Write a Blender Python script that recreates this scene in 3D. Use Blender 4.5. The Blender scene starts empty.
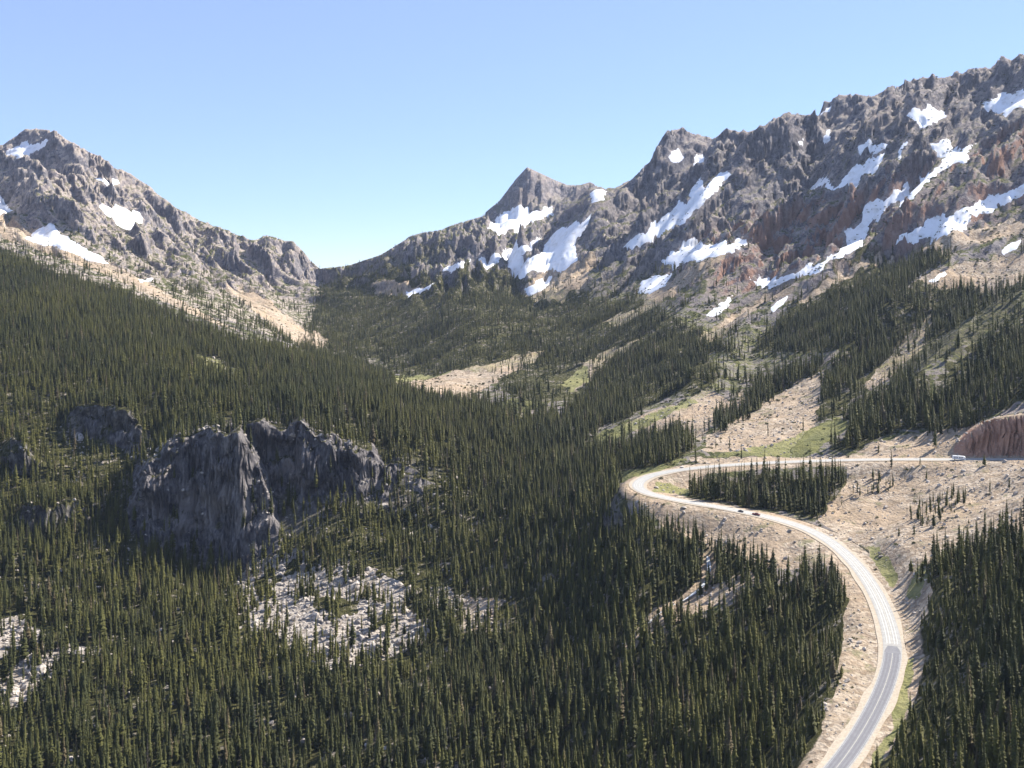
import bpy, math, random
import numpy as np

random.seed(7)
rng = np.random.default_rng(11)
SC = bpy.context.scene
COL = SC.collection

# ------------------------------------------------------------------ survey
# camera at the origin, level, looking along +Y.  A sighting (px, py, Y)
# becomes the world point it stands at: F is the focal length in pixels,
# HZ the eye-level row.
F, CX, HZ = 1000.0, 512.0, 275.0


def at(px, py, Y):
    return ((px - CX) * Y / F, Y, -(py - HZ) * Y / F)


# ------------------------------------------------------------------ noise
def _hash(ix, iy, seed):
    n = (ix.astype(np.int64) * 374761393 + iy.astype(np.int64) * 668265263 + seed * 974634777) & 0xFFFFFFFF
    n = ((n ^ (n >> 13)) * 1274126177) & 0xFFFFFFFF
    return (n ^ (n >> 16)) & 0xFFFFFFFF


def perlin(x, y, seed=0):
    x = np.asarray(x, dtype=np.float64); y = np.asarray(y, dtype=np.float64)
    ix = np.floor(x); iy = np.floor(y)
    fx = x - ix; fy = y - iy
    ux = fx * fx * fx * (fx * (fx * 6 - 15) + 10); uy = fy * fy * fy * (fy * (fy * 6 - 15) + 10)

    def g(dx, dy):
        a = _hash(ix + dx, iy + dy, seed) * (2 * math.pi / 4294967296.0)
        return np.cos(a) * (fx - dx) + np.sin(a) * (fy - dy)
    a = g(0, 0); b = g(1, 0); c = g(0, 1); d = g(1, 1)
    return (a + (b - a) * ux + (c - a) * uy + (a - b - c + d) * ux * uy) * 1.5


def fbm(x, y, seed=0, octv=4, gain=.5, lac=2.03):
    r = 0; a = 1; t = 0
    for i in range(octv):
        r = r + a * perlin(x, y, seed + i * 17); t += a
        x = x * lac + 13.7; y = y * lac - 7.1; a *= gain
    return r / t


def ridged(x, y, seed=0, octv=4, gain=.5, lac=2.03):
    r = 0; a = 1; t = 0; w = 1
    for i in range(octv):
        n = 1 - np.abs(perlin(x, y, seed + i * 17)) * 1.6
        n = np.clip(n, 0, 1) ** 1.5 * w
        w = np.clip(n * 1.6, .25, 1)
        r = r + a * n; t += a
        x = x * lac + 3.1; y = y * lac + 9.2; a *= gain
    return r / t - .5


def sstep(x, a, b):
    t = np.clip((x - a) / (b - a), 0, 1)
    return t * t * (3 - 2 * t)


# ------------------------------------------------------------------ base relief
COLS = {
    -200: [(1500, 300), (768, 600), (600, 850), (420, 1250), (300, 1800), (200, 2500), (110, 3200), (170, 4200)],
    0: [(1500, 320), (768, 620), (680, 740), (600, 850), (520, 970), (470, 1040), (400, 1180), (330, 1450), (270, 1900),
        (245, 2150), (215, 2500), (182, 2900), (150, 3300), (215, 4200)],
    50: [(160, 3050), (136, 3350), (205, 4200)],
    100: [(768, 620), (600, 870), (500, 1020), (430, 1130), (380, 1250), (330, 1500), (290, 1850), (266, 2150), (232, 2600),
          (192, 3050), (158, 3500), (240, 4300)],
    200: [(1500, 310), (768, 620), (680, 730), (600, 880), (565, 980), (420, 1100), (400, 1180), (350, 1500), (325, 1700),
          (308, 1950), (290, 2300), (258, 2900), (221, 3600), (290, 4400)],
    262: [(243, 3800), (300, 4500)],
    300: [(768, 620), (700, 700), (640, 800), (600, 870), (560, 950), (410, 1110), (400, 1200), (370, 1450), (352, 1700),
          (347, 1900), (325, 2500), (290, 3000), (275, 3500)],
    330: [(269, 3700), (300, 4500)],
    400: [(1500, 300), (768, 600), (700, 690), (650, 780), (600, 860), (550, 950), (520, 1010), (450, 1080), (420, 1200),
          (400, 1350), (385, 1600), (376, 1900), (350, 2200), (300, 2700), (262, 3100), (242, 3450), (290, 4200)],
    470: [(768, 590), (650, 760), (550, 930), (480, 1080), (430, 1250), (400, 1450), (385, 1650), (360, 1900), (320, 2200),
          (280, 2600), (243, 3050), (222, 3450), (260, 4200)],
    530: [(1500, 290), (768, 585), (650, 750), (550, 890), (480, 1050), (430, 1250), (400, 1450), (350, 1950), (300, 2500),
          (260, 3000), (220, 3600), (215, 4100)],
    600: [(768, 570), (700, 635), (620, 725), (560, 805), (500, 905), (460, 1050), (435, 1180), (410, 1350), (380, 1600),
          (330, 2000), (280, 2450), (230, 2900), (192, 3350), (250, 4100)],
    640: [(580, 730), (540, 780), (512, 820), (495, 850), (480, 900), (465, 960), (450, 1050)],
    680: [(768, 535), (650, 645), (600, 700), (560, 752), (530, 790), (460, 930), (445, 1000), (420, 1150), (380, 1400),
          (330, 1750), (280, 2100), (220, 2550), (170, 2900), (132, 3200), (200, 3900)],
    760: [(1500, 250), (768, 500), (680, 580), (600, 670), (560, 720), (535, 762), (490, 850), (448, 950), (410, 1150),
          (370, 1400), (320, 1700), (260, 2050), (200, 2400), (130, 2800), (220, 3600)],
    800: [(650, 590), (600, 660), (560, 715)],
    850: [(768, 445), (700, 500), (650, 555), (600, 635), (560, 700), (540, 740), (490, 840), (440, 940), (400, 1100),
          (350, 1300), (300, 1550), (240, 1900), (160, 2250), (98, 2600), (200, 3400)],
    905: [(600, 612), (560, 665), (530, 718), (500, 800)],
    918: [(700, 494), (650, 542)],
    980: [(600, 570), (550, 638), (500, 748)],
    940: [(1500, 190), (768, 415), (700, 480), (650, 530), (600, 597), (550, 660), (500, 765), (440, 895), (400, 1000), (340, 1200),
          (280, 1450), (220, 1750), (150, 2100), (78, 2450), (180, 3200)],
    1024: [(768, 378), (650, 475), (580, 555), (520, 650), (480, 755), (425, 860), (390, 920), (330, 1100), (270, 1350), (200, 1700),
           (120, 2050), (58, 2300), (150, 3000)],
    1250: [(1500, 150), (768, 320), (460, 680), (400, 780), (200, 1500), (0, 2100), (100, 2900)],
}
P = []
for cx_, rows in COLS.items():
    for py, Y in rows:
        P.append(((cx_ - CX) / F, math.log(Y), -(py - HZ) / F))
for u in (-1.1, -.5, 0, .5, 1.1):
    P.append((u, math.log(60), -2.6)); P.append((u, math.log(7000), -.02))
P = np.array(P)
SU = 2.2


def _tps_k(d2):
    return np.where(d2 > 1e-12, .5 * d2 * np.log(np.maximum(d2, 1e-12)), 0)


_q = np.stack([P[:, 0] * SU, P[:, 1]], 1)
_n = len(_q)
_A = np.zeros((_n + 3, _n + 3))
_A[:_n, :_n] = _tps_k(((_q[:, None] - _q[None]) ** 2).sum(-1)) + np.eye(_n) * 4e-4
_A[:_n, _n] = 1; _A[:_n, _n + 1:] = _q
_A[_n:, :_n] = _A[:_n, _n:].T
_W = np.linalg.solve(_A, np.concatenate([P[:, 2], [0, 0, 0]]))


def tps(u, lY):
    out = _W[_n] + _W[_n + 1] * u * SU + _W[_n + 2] * lY
    for i in range(_n):
        out = out + _W[i] * _tps_k((u * SU - _q[i, 0]) ** 2 + (lY - _q[i, 1]) ** 2)
    return out


# ------------------------------------------------------------------ survey grid (fan of rays, denser where the ground needs it)
NU_IN = 1180
us = np.concatenate([np.linspace(-1.0, -.60, 60, endpoint=False), np.linspace(-.60, .60, NU_IN, endpoint=False), np.linspace(.60, 1.0, 61)])


def rows_log(a, b, step0):
    n = max(2, int((math.log(b) - math.log(a)) / step0))
    return list(np.exp(np.linspace(math.log(a), math.log(b), n, endpoint=False)))


Ys = (rows_log(60, 340, .06) + rows_log(340, 700, .0036) + rows_log(700, 985, .0030) + rows_log(985, 1150, .0011) + rows_log(1150, 1900, .0034)
      + rows_log(1900, 3900, .0021) + rows_log(3900, 4600, .004) + rows_log(4600, 7000, .03) + [7000.0])
Ys = np.array(Ys); LY = np.log(Ys)
NU, NY = len(us), len(Ys)
print('grid', NU, NY, NU * NY)
# coarse evaluation then bilinear to the fine grid (the spline is smooth)
cu = np.linspace(-1.0, 1.0, 321); cl = np.linspace(LY[0], LY[-1], 420)
CQ = tps(*np.meshgrid(cu, cl, indexing='xy'))


def bil(A, x0, dx, y0, dy, x, y):
    fx = np.clip((x - x0) / dx, 0, A.shape[1] - 1.001); fy = np.clip((y - y0) / dy, 0, A.shape[0] - 1.001)
    i = fx.astype(int); j = fy.astype(int); fx = fx - i; fy = fy - j
    return (A[j, i] * (1 - fx) + A[j, i + 1] * fx) * (1 - fy) + (A[j + 1, i] * (1 - fx) + A[j + 1, i + 1] * fx) * fy


UU, LL = np.meshgrid(us, LY)
YY = np.exp(LL); XX = UU * YY
ZB = bil(CQ, cu[0], cu[1] - cu[0], cl[0], cl[1] - cl[0], UU, LL) * YY


# ---- facetted summits standing on the base relief
def summit(px, py, Y, faces):
    x0, y0, z0 = at(px, py, Y)
    dx = XX - x0; dy = YY - y0
    wx = fbm(XX / 160, YY / 160, 5, 3) * 40; wy = fbm(XX / 160, YY / 160, 9, 3) * 40
    d = None
    for ang, s in faces:
        v = ((dx + wx) * math.cos(math.radians(ang)) + (dy + wy) * math.sin(math.radians(ang))) * s
        d = v if d is None else np.maximum(d, v)
    return z0 - d


for args in [(527, 166, 4300, [(200, .95), (262, .80), (318, .62), (20, .45), (100, .9)]),
             (274, 236, 4900, [(180, .5), (250, .6), (300, .5), (0, .62), (90, .6)]),
             (291, 240, 4850, [(200, .6), (270, .6), (330, .72), (90, .7)]),
             (590, 181, 3700, [(185, .75), (240, .7), (300, .6), (0, .3), (90, .7)]),
             (676, 126, 3150, [(170, .85), (215, .7), (262, .8), (310, .62), (0, .5), (90, .8)]),
             (722, 128, 3000, [(185, .8), (235, .75), (290, .7), (0, .5), (90, .8)]),
             (826, 97, 2650, [(185, .7), (235, .8), (290, .7), (10, .5), (90, .9)]),
             (45, 126, 3300, [(180, .5), (222, .8), (262, 1.15), (312, .75), (340, .62), (90, .8)])]:
    ZB = np.maximum(ZB, summit(*args))
ZB0 = ZB.copy()


# ---- sight from the pass overlook onto the relief -> plan coordinates
def plan_pt(px, py, Z=None, ymin=340):
    Z = ZB0 if Z is None else Z
    u = (px - CX) / F; q = -(py - HZ) / F
    i = int(np.clip(np.searchsorted(us, u), 1, NU - 1)); t = (u - us[i - 1]) / (us[i] - us[i - 1])
    col = (Z[:, i - 1] * (1 - t) + Z[:, i] * t) / Ys
    j0 = int(np.searchsorted(Ys, ymin))
    hit = np.nonzero(col[j0:] >= q)[0]
    if len(hit) == 0:
        k = j0 + int(np.argmax(col[j0:int(np.searchsorted(Ys, 4800))]))
        return u * Ys[k], Ys[k]
    k = hit[0] + j0
    if k <= j0:
        return u * Ys[k], Ys[k]
    a = col[k - 1]; b = col[k]; s = (q - a) / (b - a + 1e-12)
    Y = Ys[k - 1] + s * (Ys[k] - Ys[k - 1])
    return u * Y, Y


def densify(pts, closed=True, step=12):
    out = []; n = len(pts)
    for i in range(n if closed else n - 1):
        a = pts[i]; b = pts[(i + 1) % n]
        m = max(1, int(math.hypot(b[0] - a[0], b[1] - a[1]) / step))
        out += [(a[0] + (b[0] - a[0]) * k / m, a[1] + (b[1] - a[1]) * k / m) for k in range(m)]
    if not closed:
        out.append(pts[-1])
    return out


def plan(pts, closed=True, step=12):
    return np.array([plan_pt(x, y) for x, y in densify(pts, closed, step)])


def inside(poly, x, y):
    r = np.zeros(x.shape, bool)
    x0, y0 = poly.min(0); x1, y1 = poly.max(0)
    m = (x >= x0) & (x <= x1) & (y >= y0) & (y <= y1)
    if not m.any():
        return r
    xs = x[m]; ys = y[m]; c = np.zeros(xs.shape, bool)
    n = len(poly)
    for i in range(n):
        ax, ay = poly[i]; bx, by = poly[(i + 1) % n]
        if ay == by:
            continue
        k = (ay > ys) != (by > ys)
        c ^= k & (xs < (bx - ax) * (ys - ay) / (by - ay) + ax)
    r[m] = c
    return r


def dist_line(line, x, y, closed=False):
    best = np.full(x.shape, 1e9); par = np.zeros(x.shape)
    n = len(line)
    for i in range(n if closed else n - 1):
        ax, ay = line[i][:2]; bx, by = line[(i + 1) % n][:2]
        vx, vy = bx - ax, by - ay; L = vx * vx + vy * vy + 1e-9
        t = np.clip(((x - ax) * vx + (y - ay) * vy) / L, 0, 1)
        d = np.hypot(x - ax - t * vx, y - ay - t * vy)
        m = d < best
        best = np.where(m, d, best); par = np.where(m, i + t, par)
    return best, par


# ---- ribs (+) and couloirs (-) carved on the two ranges
def carve(pts, h, w):
    global ZB
    ln = plan(pts, False, 25)
    x0, y0 = ln.min(0) - 3 * w; x1, y1 = ln.max(0) + 3 * w
    m = (XX > x0) & (XX < x1) & (YY > y0) & (YY < y1)
    x = XX[m] + fbm(XX[m] / 70, YY[m] / 70, 31, 3) * w * .5; y = YY[m] + fbm(XX[m] / 70, YY[m] / 70, 37, 3) * w * .5
    d, par = dist_line(ln, x, y)
    n = len(ln) - 1
    e = np.clip(par / (n * .15 + 1e-6), 0, 1) * np.clip((n - par) / (n * .2 + 1e-6), 0, 1)
    ZB[m] += h * np.exp(-(d / w) ** 1.4) * (.25 + .75 * e)


for pts, h, w in [
    ([(730, 165), (690, 205), (650, 235), (618, 252)], -38, 50),
    ([(980, 140), (930, 170), (880, 210), (850, 240), (800, 275), (750, 298), (700, 330)], -42, 42),
    ([(1060, 165), (1024, 185), (960, 215), (900, 243), (840, 285)], -32, 40),
    ([(750, 230), (700, 250), (660, 275), (600, 312)], -26, 40),
    ([(595, 205), (575, 240), (545, 265), (500, 300)], -30, 50),
    ([(885, 150), (850, 175), (800, 195)], -24, 45),
    ([(676, 130), (640, 195), (600, 245), (568, 290)], 45, 55),
    ([(722, 140), (708, 215), (660, 255), (600, 290)], 34, 40),
    ([(800, 120), (765, 190), (720, 240), (680, 290)], 42, 50),
    ([(865, 115), (830, 160), (790, 215), (740, 262), (690, 310)], 40, 45),
    ([(1000, 150), (940, 200), (880, 245), (800, 300), (720, 350)], 46, 42),
    ([(1024, 110), (960, 150), (930, 160)], 22, 40),
    ([(1060, 210), (980, 250), (900, 300), (850, 345), (820, 380)], 20, 35),
    ([(1060, 290), (980, 330), (930, 380), (900, 420)], 22, 30),
    ([(1024, 240), (960, 285), (900, 330), (840, 375)], -16, 30),
    ([(760, 330), (720, 370), (680, 400)], 18, 30),
    ([(60, 135), (78, 165), (84, 200), (70, 225)], 40, 50),
    ([(0, 175), (30, 200), (42, 225)], 45, 50),
    ([(140, 180), (175, 225), (190, 262), (215, 300)], 24, 50),
    ([(200, 222), (240, 262), (262, 300), (290, 330)], 22, 45),
    ([(95, 170), (130, 215), (160, 255), (200, 295)], -22, 45),
    ([(0, 165), (12, 195), (35, 232)], -30, 35),
    ([(220, 235), (262, 270), (300, 310)], -18, 40),
]:
    carve(pts, h, w)

# ---- erosion relief: ribs stretched down the fall lines
right = sstep(UU, -.12, .05)
s_r = XX * -.62 + YY * .78; t_r = XX * .78 + YY * .62
s_l = XX * .62 + YY * .78; t_l = XX * .78 - YY * .62
wob = fbm(XX / 300, YY / 300, 3, 3) * 90
rr = ridged((s_r + wob) / 190, (t_r + wob) / 640, 41, 5, .55)
rr2 = ridged((s_r + wob * .6) / 70, (t_r + wob) / 260, 45, 4, .6)
rl = ridged((s_l + wob) / 210, (t_l + wob) / 480, 43, 5, .55)
rl2 = ridged((s_l + wob * .6) / 75, (t_l + wob) / 240, 46, 4, .6)
rel = rr * right + rl * (1 - right); rel2 = rr2 * right + rl2 * (1 - right)
def slabs(v, n, sharp=.18):
    v = v * n; k = np.floor(v); return (k + sstep(v - k, .5 - sharp, .5 + sharp)) / n


sl_s = s_r * right + s_l * (1 - right); sl_t = t_r * right + t_l * (1 - right)
slab = slabs(fbm((sl_s + wob * .5) / 130, (sl_t + wob) / 380, 48, 4, .48), 5.0) * 105
slab2 = slabs(fbm((sl_s + wob * .3) / 42, (sl_t + wob * .5) / 170, 49, 4, .5), 4.0) * 20
iso = ridged(XX / 130 + wob / 200, YY / 130, 47, 5, .56)
M = sstep(YY, 1900, 2700) * (1 - right) + np.maximum(sstep(YY, 1000, 2100) * sstep(ZB, -150, 120), .0) * right
M = M * sstep(ZB, -120, 60) * (1 - .45 * sstep(YY, 2600, 3200) * (UU > -.12) * (1 - sstep(UU, .09, .13)))
ZB += M * (rel * 84 + rel2 * 24 + slab + slab2 + fbm(XX / 22, YY / 22, 53, 4, .6) * 5)
low = (1 - M) * sstep(YY, 400, 600)
ZB += low * (fbm(XX / 90, YY / 90, 59, 4) * 9 + fbm(XX / 24, YY / 24, 61, 3) * 1.6)

# ---- main cliff band in the forest
SHELF = plan([(135, 500), (150, 460), (175, 435), (215, 424), (290, 424), (330, 440), (380, 455), (440, 478), (438, 500), (380, 505), (340, 512), (320, 540), (280, 568), (200, 570), (150, 560)])


def rock_face(pts, top, depth, amp, seed, foot=None, recess=None, calm=None):
    """raises the ground behind a foot line so that a near vertical broken face fronts it"""
    global ZB
    foot = plan(pts, False, 12) if foot is None else foot
    fu = foot[:, 0] / foot[:, 1]; uu = XX / YY
    if recess: foot[:, 1] += np.interp(fu * F + CX, *zip(*recess))
    fx = np.interp(uu, fu, foot[:, 1])
    if calm: amp = amp * np.interp(uu * F + CX, *zip(*calm))
    tp = np.interp(fu * F + CX, [p[0] for p in top], [p[1] for p in top])
    if not isinstance(depth, (int, float)): depth = np.interp(fu * F + CX, *zip(*depth))
    Yt = foot[:, 1] + depth
    zt = -(tp - HZ) / F * Yt
    depth = np.interp(uu, fu, depth * np.ones(len(fu)))
    ztop = np.interp(uu, fu, zt) + fbm(XX / 26, YY / 26, seed + 9, 3) * amp * .22
    e = np.interp(uu, [fu[0] - .006, fu[0] + .012, fu[-1] - .02, fu[-1] + .008], [0, 1, 1, 0])
    butt = ridged(XX / 44 + .3 * fbm(XX / 30, YY / 30, seed + 2, 2), YY / 240, seed, 4, .6) * amp + fbm(XX / 11, YY / 40, seed + 3, 3) * amp * .22
    t = (YY - fx + butt) / depth
    f = sstep(t, 0, 1)
    led = .15 * np.sin(f * 11 + fbm(XX / 45, YY / 45, seed + 5, 3) * 9)
    f = np.clip(f + led * f * (1 - f) * 4, 0, 1)
    fall = 1 - sstep((YY - fx) / depth, 1.3, 7)
    z1 = ZB + (np.maximum(ztop, ZB) - ZB) * fall
    ZB = np.where(e > 0, ZB + e * f * (z1 - ZB), ZB)


rock_face([(236, 535), (262, 532), (300, 520), (345, 510), (385, 500), (445, 492)],
          [(236, 428), (262, 420), (285, 432), (300, 420), (318, 438), (335, 430), (350, 447), (370, 446), (385, 466), (400, 460), (425, 474), (450, 486)], 26, 26, 72, None, [(236, 22), (300, 14), (445, 4)])
rock_face([(128, 540), (160, 550), (205, 557), (240, 566), (268, 566), (296, 560)],
          [(120, 505), (138, 474), (150, 452), (166, 456), (178, 430), (196, 440), (212, 424), (226, 438), (244, 428), (254, 446), (264, 462), (276, 500), (290, 548), (300, 562)], [(120, 34), (238, 36), (256, 78), (300, 84)], 22, 71, None, None, [(236, 1), (246, .2), (290, .2), (300, 1)])
rock_face([(14, 528), (40, 534), (78, 530), (100, 524)], [(10, 515), (30, 502), (50, 508), (70, 498), (104, 512)], 12, 12, 76)
rock_face([(66, 428), (90, 440), (125, 452), (150, 452)], [(66, 408), (90, 404), (125, 408), (150, 420)], 18, 9, 73)
rock_face([(0, 470), (20, 480), (45, 478)], [(0, 440), (20, 440), (45, 455)], 16, 9, 75)

# ---- skyline surveyed from the overlook
SKY = [(-400, 60), (-200, 100), (0, 146), (10, 138), (25, 130), (40, 128), (52, 128), (65, 137), (80, 147), (100, 156), (115, 167), (130, 172), (150, 186), (165, 199),
       (180, 209), (200, 219), (215, 226), (235, 233), (250, 239), (258, 238), (265, 235), (275, 237), (285, 241), (293, 241), (302, 250),
       (312, 262), (320, 269), (350, 265), (380, 255), (400, 243), (410, 236), (425, 232), (440, 230), (455, 224), (480, 217), (500, 200),
       (515, 180), (527, 167), (540, 173), (555, 180), (568, 185), (580, 185), (590, 182), (600, 187), (612, 188), (630, 180), (650, 160),
       (656, 145), (665, 133), (675, 127), (690, 130), (700, 135), (712, 139), (722, 130), (735, 128), (745, 131), (760, 126), (775, 118),
       (790, 112), (812, 112), (822, 103), (830, 97), (845, 95), (872, 94), (885, 87), (900, 83), (915, 78), (945, 74), (975, 69),
       (990, 66), (1002, 56), (1012, 60), (1024, 53), (1200, 10), (1500, -40)]
skyx = (np.array([a for a, b in SKY]) - CX) / F; skyq = -(np.array([b for a, b in SKY]) - HZ) / F
qt = np.interp(us, skyx, skyq)
qt = qt + np.where((us > .085) | (us < -.25), (ridged(us * 55, us * 0 + 3.3, 33, 4, .65)) * np.interp(us, [-.3, 0, .15, .3, .6], [.0035, 0, .005, .0075, .0075]), 0)
j1 = int(np.searchsorted(Ys, 1900)); j2 = int(np.searchsorted(Ys, 5200))
def smooth1(v, n):
    k = np.hanning(n + 2)[1:-1]; k /= k.sum()
    return np.convolve(np.pad(v, n // 2, 'edge'), k, 'valid')


for it in range(9):
    Q = ZB[j1:j2] / YY[j1:j2]
    km = np.argmax(Q, 0)
    dq = qt - Q.max(0)
    yk = LY[j1 + km]; yks = smooth1(yk, 41)
    broad = smooth1(dq, 41)
    w = np.exp(-((LL - yks[None]) / .11) ** 2)
    ZB += broad[None] * YY * w
    if it > 2:
        w = np.exp(-np.abs((LL - yk[None]) / .014) ** 1.3)
        ZB += (dq - broad)[None] * YY * w * .9
    over = ZB / YY - (qt[None] + .0006)
    if it > 3: ZB -= np.where((over > 0) & (YY > 1900), over * YY * .9, 0)

# ---- snow beds: the hollows that hold old snow are smooth
SNOW = [
    ('long narrow snow tongue below the saddle right of the twin-topped peak', [(620, 250), (630, 238), (645, 232), (665, 218), (675, 208), (690, 190), (695, 182), (710, 175), (720, 167), (731, 174), (722, 185), (705, 200), (690, 212), (670, 228), (650, 240), (632, 247)]),
    ('longest snow gully, winding down the middle of the right range', [(748, 281), (770, 278), (800, 270), (825, 255), (845, 235), (860, 222), (866, 203), (890, 196), (915, 182), (935, 165), (955, 150), (976, 145), (960, 161), (935, 176), (905, 196), (890, 208), (872, 222), (862, 240), (840, 256), (815, 269), (790, 279), (762, 288)]),
    ('small forked snow patch between two scree strips on the right range', [(660, 264), (685, 245), (697, 238), (705, 244), (725, 242), (748, 233), (740, 246), (715, 255), (695, 261), (672, 264)]),
    ('tiny snow patch at the lower end of a scree strip above the trees', [(638, 292), (642, 281), (655, 277), (673, 274), (665, 286), (650, 293)]),
    ('short two-part snow ramp under the serrated crest of the right range', [(808, 186), (815, 176), (835, 179), (850, 170), (870, 160), (885, 154), (878, 169), (850, 181), (838, 189), (826, 186)]),
    ('little oval snow patch in a shaded hollow just under the right crest', [(857, 143), (872, 141), (888, 143), (885, 150), (870, 154), (860, 151)]),
    ('star-shaped snow patch close under the right skyline', [(905, 121), (915, 107), (930, 106), (947, 117), (935, 122), (925, 129), (915, 123)]),
    ('snowfield at the right edge of the photo, highest on the range', [(983, 102), (1000, 97), (1024, 88), (1080, 75), (1080, 97), (1024, 105), (1005, 113), (988, 111)]),
    ('long snow band at the right edge of the photo above the bare benches', [(893, 240), (915, 232), (930, 220), (960, 210), (985, 195), (1010, 185), (1024, 178), (1080, 158), (1080, 180), (1024, 200), (985, 212), (960, 226), (930, 242), (916, 242)]),
    ('small broken snow patch at the head of the longest snow gully', [(930, 146), (945, 139), (962, 148), (950, 155), (938, 153)]),
    ('snow apron at the foot of the pyramid-shaped peak', [(486, 230), (500, 212), (515, 207), (535, 208), (552, 206), (553, 215), (535, 219), (515, 229), (500, 233)]),
    ('broad snowfield filling the cirque right of the pyramid-shaped peak', [(508, 264), (530, 255), (545, 245), (555, 232), (575, 222), (593, 212), (588, 226), (574, 245), (578, 258), (565, 270), (545, 270), (525, 272)]),
    ('thin snow streak crossing the ledges below the pyramid-shaped peak', [(478, 260), (505, 250), (525, 244), (542, 236), (530, 250), (505, 260), (485, 266)]),
    ('slanting snow patch just under the top of the left mountain', [(6, 151), (20, 145), (40, 139), (49, 134), (45, 145), (30, 153), (16, 156)]),
    ('ragged snowfield above the scree fan on the left mountain', [(26, 238), (46, 226), (52, 222), (60, 234), (82, 246), (108, 263), (90, 261), (66, 250), (45, 245)]),
    ('wedge of snow halfway down the ridge of the left mountain', [(99, 204), (115, 205), (139, 211), (143, 221), (125, 223), (110, 215)]),
    ('scrap of snow at the left edge of the photo', [(-40, 180), (0, 198), (12, 212), (0, 216), (-30, 205)]),
    ('small snow patch beside the summit notch right of the pyramid-shaped peak', [(588, 193), (597, 187), (606, 189), (603, 198), (592, 201)]),
    ('fleck of snow high on the twin-topped dark peak', [(669, 154), (677, 150), (684, 155), (680, 161), (671, 160)]),
    ('snow streak in the narrow gully above the wooded spur', [(706, 316), (718, 305), (732, 296), (726, 308), (714, 318)]),
    ('snow spot on the serrated skyline of the right range', [(816, 112), (824, 102), (832, 101), (829, 111)]),
    ('snow sliver beneath the round snow-free knoll left of the cirque', [(505, 250), (535, 262), (520, 280), (512, 276)]),
    ('narrow snow strip lowest in the gully under the cirque', [(524, 292), (540, 280), (551, 278), (543, 290), (530, 296)]),
    ('snow flecks on the shoulder of the left mountain, right of its top', [(93, 177), (104, 174), (112, 178), (124, 180), (121, 184), (108, 182), (98, 181)]),
    ('tiny snow dash low on the left mountain near the forest edge', [(140, 279), (152, 277), (152, 281), (141, 283)]),
    ('snow speck on a ledge between the twin-topped peak and the serrated crest', [(796, 142), (803, 138), (805, 142), (799, 146)]),
    ('thin upright snow streak just below the serrated crest', [(824, 137), (829, 130), (830, 138), (825, 142)]),
    ('snow scrap directly right of the fleck on the twin-topped peak', [(694, 157), (703, 152), (704, 158), (696, 161)]),
    ('narrow snow rag hanging beside the rock rib left of the longest snow gully', [(897, 150), (903, 140), (908, 141), (903, 150), (899, 157)]),
    ('short snow sliver among the trees below the right-hand snow band', [(930, 279), (940, 273), (948, 270), (943, 277), (932, 282)]),
    ('small snow dash on the scree at the right edge below the snow band', [(1003, 252), (1012, 244), (1022, 241), (1015, 249), (1005, 256)]),
    ('thin snow thread leading down from the saddle peak toward the upper scree', [(770, 310), (778, 300), (790, 294), (782, 304), (772, 314)]),
    ('snow remnant on the ledges left of the pyramid-shaped peak', [(443, 268), (455, 262), (470, 258), (462, 265), (448, 272)]),
    ('low snow strip above the tree line left of the cirque', [(405, 292), (420, 287), (436, 282), (424, 291), (408, 296)]),
]
ZSM = ZB.copy()
for _ in range(30):
    T_ = ZSM.copy(); T_[1:-1] = ZSM[1:-1] * .5 + (ZSM[:-2] + ZSM[2:]) * .25
    ZSM = T_.copy(); ZSM[:, 1:-1] = T_[:, 1:-1] * .5 + (T_[:, :-2] + T_[:, 2:]) * .25
SNOWP = []; A_snow = np.zeros(XX.shape)
for lb, pts in SNOW:
    poly = np.array([plan_pt(x, y, ZB) for x, y in densify(pts, True, 6)])
    cy = np.median(poly[:, 1]); poly[:, 1] = np.clip(poly[:, 1], cy * .86, cy * 1.14)
    pad = 40
    m = (XX > poly[:, 0].min() - pad) & (XX < poly[:, 0].max() + pad) & (YY > poly[:, 1].min() - pad) & (YY < poly[:, 1].max() + pad)
    x = XX[m]; y = YY[m]
    d, _ = dist_line(poly, x, y, True)
    ins = inside(poly, x, y); w_ = np.where(ins, 1, 1 - sstep(d, 0, 14))
    A_snow[m] = np.maximum(A_snow[m], w_)
    xw = x + fbm(x / 18, y / 18, 101, 3, .6) * 7; yw = y + fbm(x / 18, y / 18, 103, 3, .6) * 7
    d, _ = dist_line(poly, xw, yw, True)
    SNOWP.append((lb, m, np.where(inside(poly, xw, yw), d, -d)))
ZB = ZB + (np.minimum(ZSM, ZB + 6) - ZB) * A_snow * 1.0

# ------------------------------------------------------------------ the highway
ROADPX = [(1250, 461, 700), (1120, 460.5, 765), (1024, 460, 822), (960, 459.5, 850), (900, 459.5, 872), (850, 460, 885), (800, 461.5, 892), (750, 463, 896),
          (700, 467, 896), (672, 470.5, 892), (650, 475.5, 883), (638, 482, 866), (636, 488, 848), (646, 494, 834), (670, 499, 822), (700, 503, 812), (757, 514.5, 792), (800, 526, 768), (830, 541, 735),
          (857, 565, 687), (878, 597, 634), (890, 630, 588), (893, 655, 556), (884, 690, 520), (868, 722, 488), (850, 750, 462), (826, 780, 438), (790, 820, 410), (740, 880, 375)]
RC = np.array([at(*p) for p in ROADPX])


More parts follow.
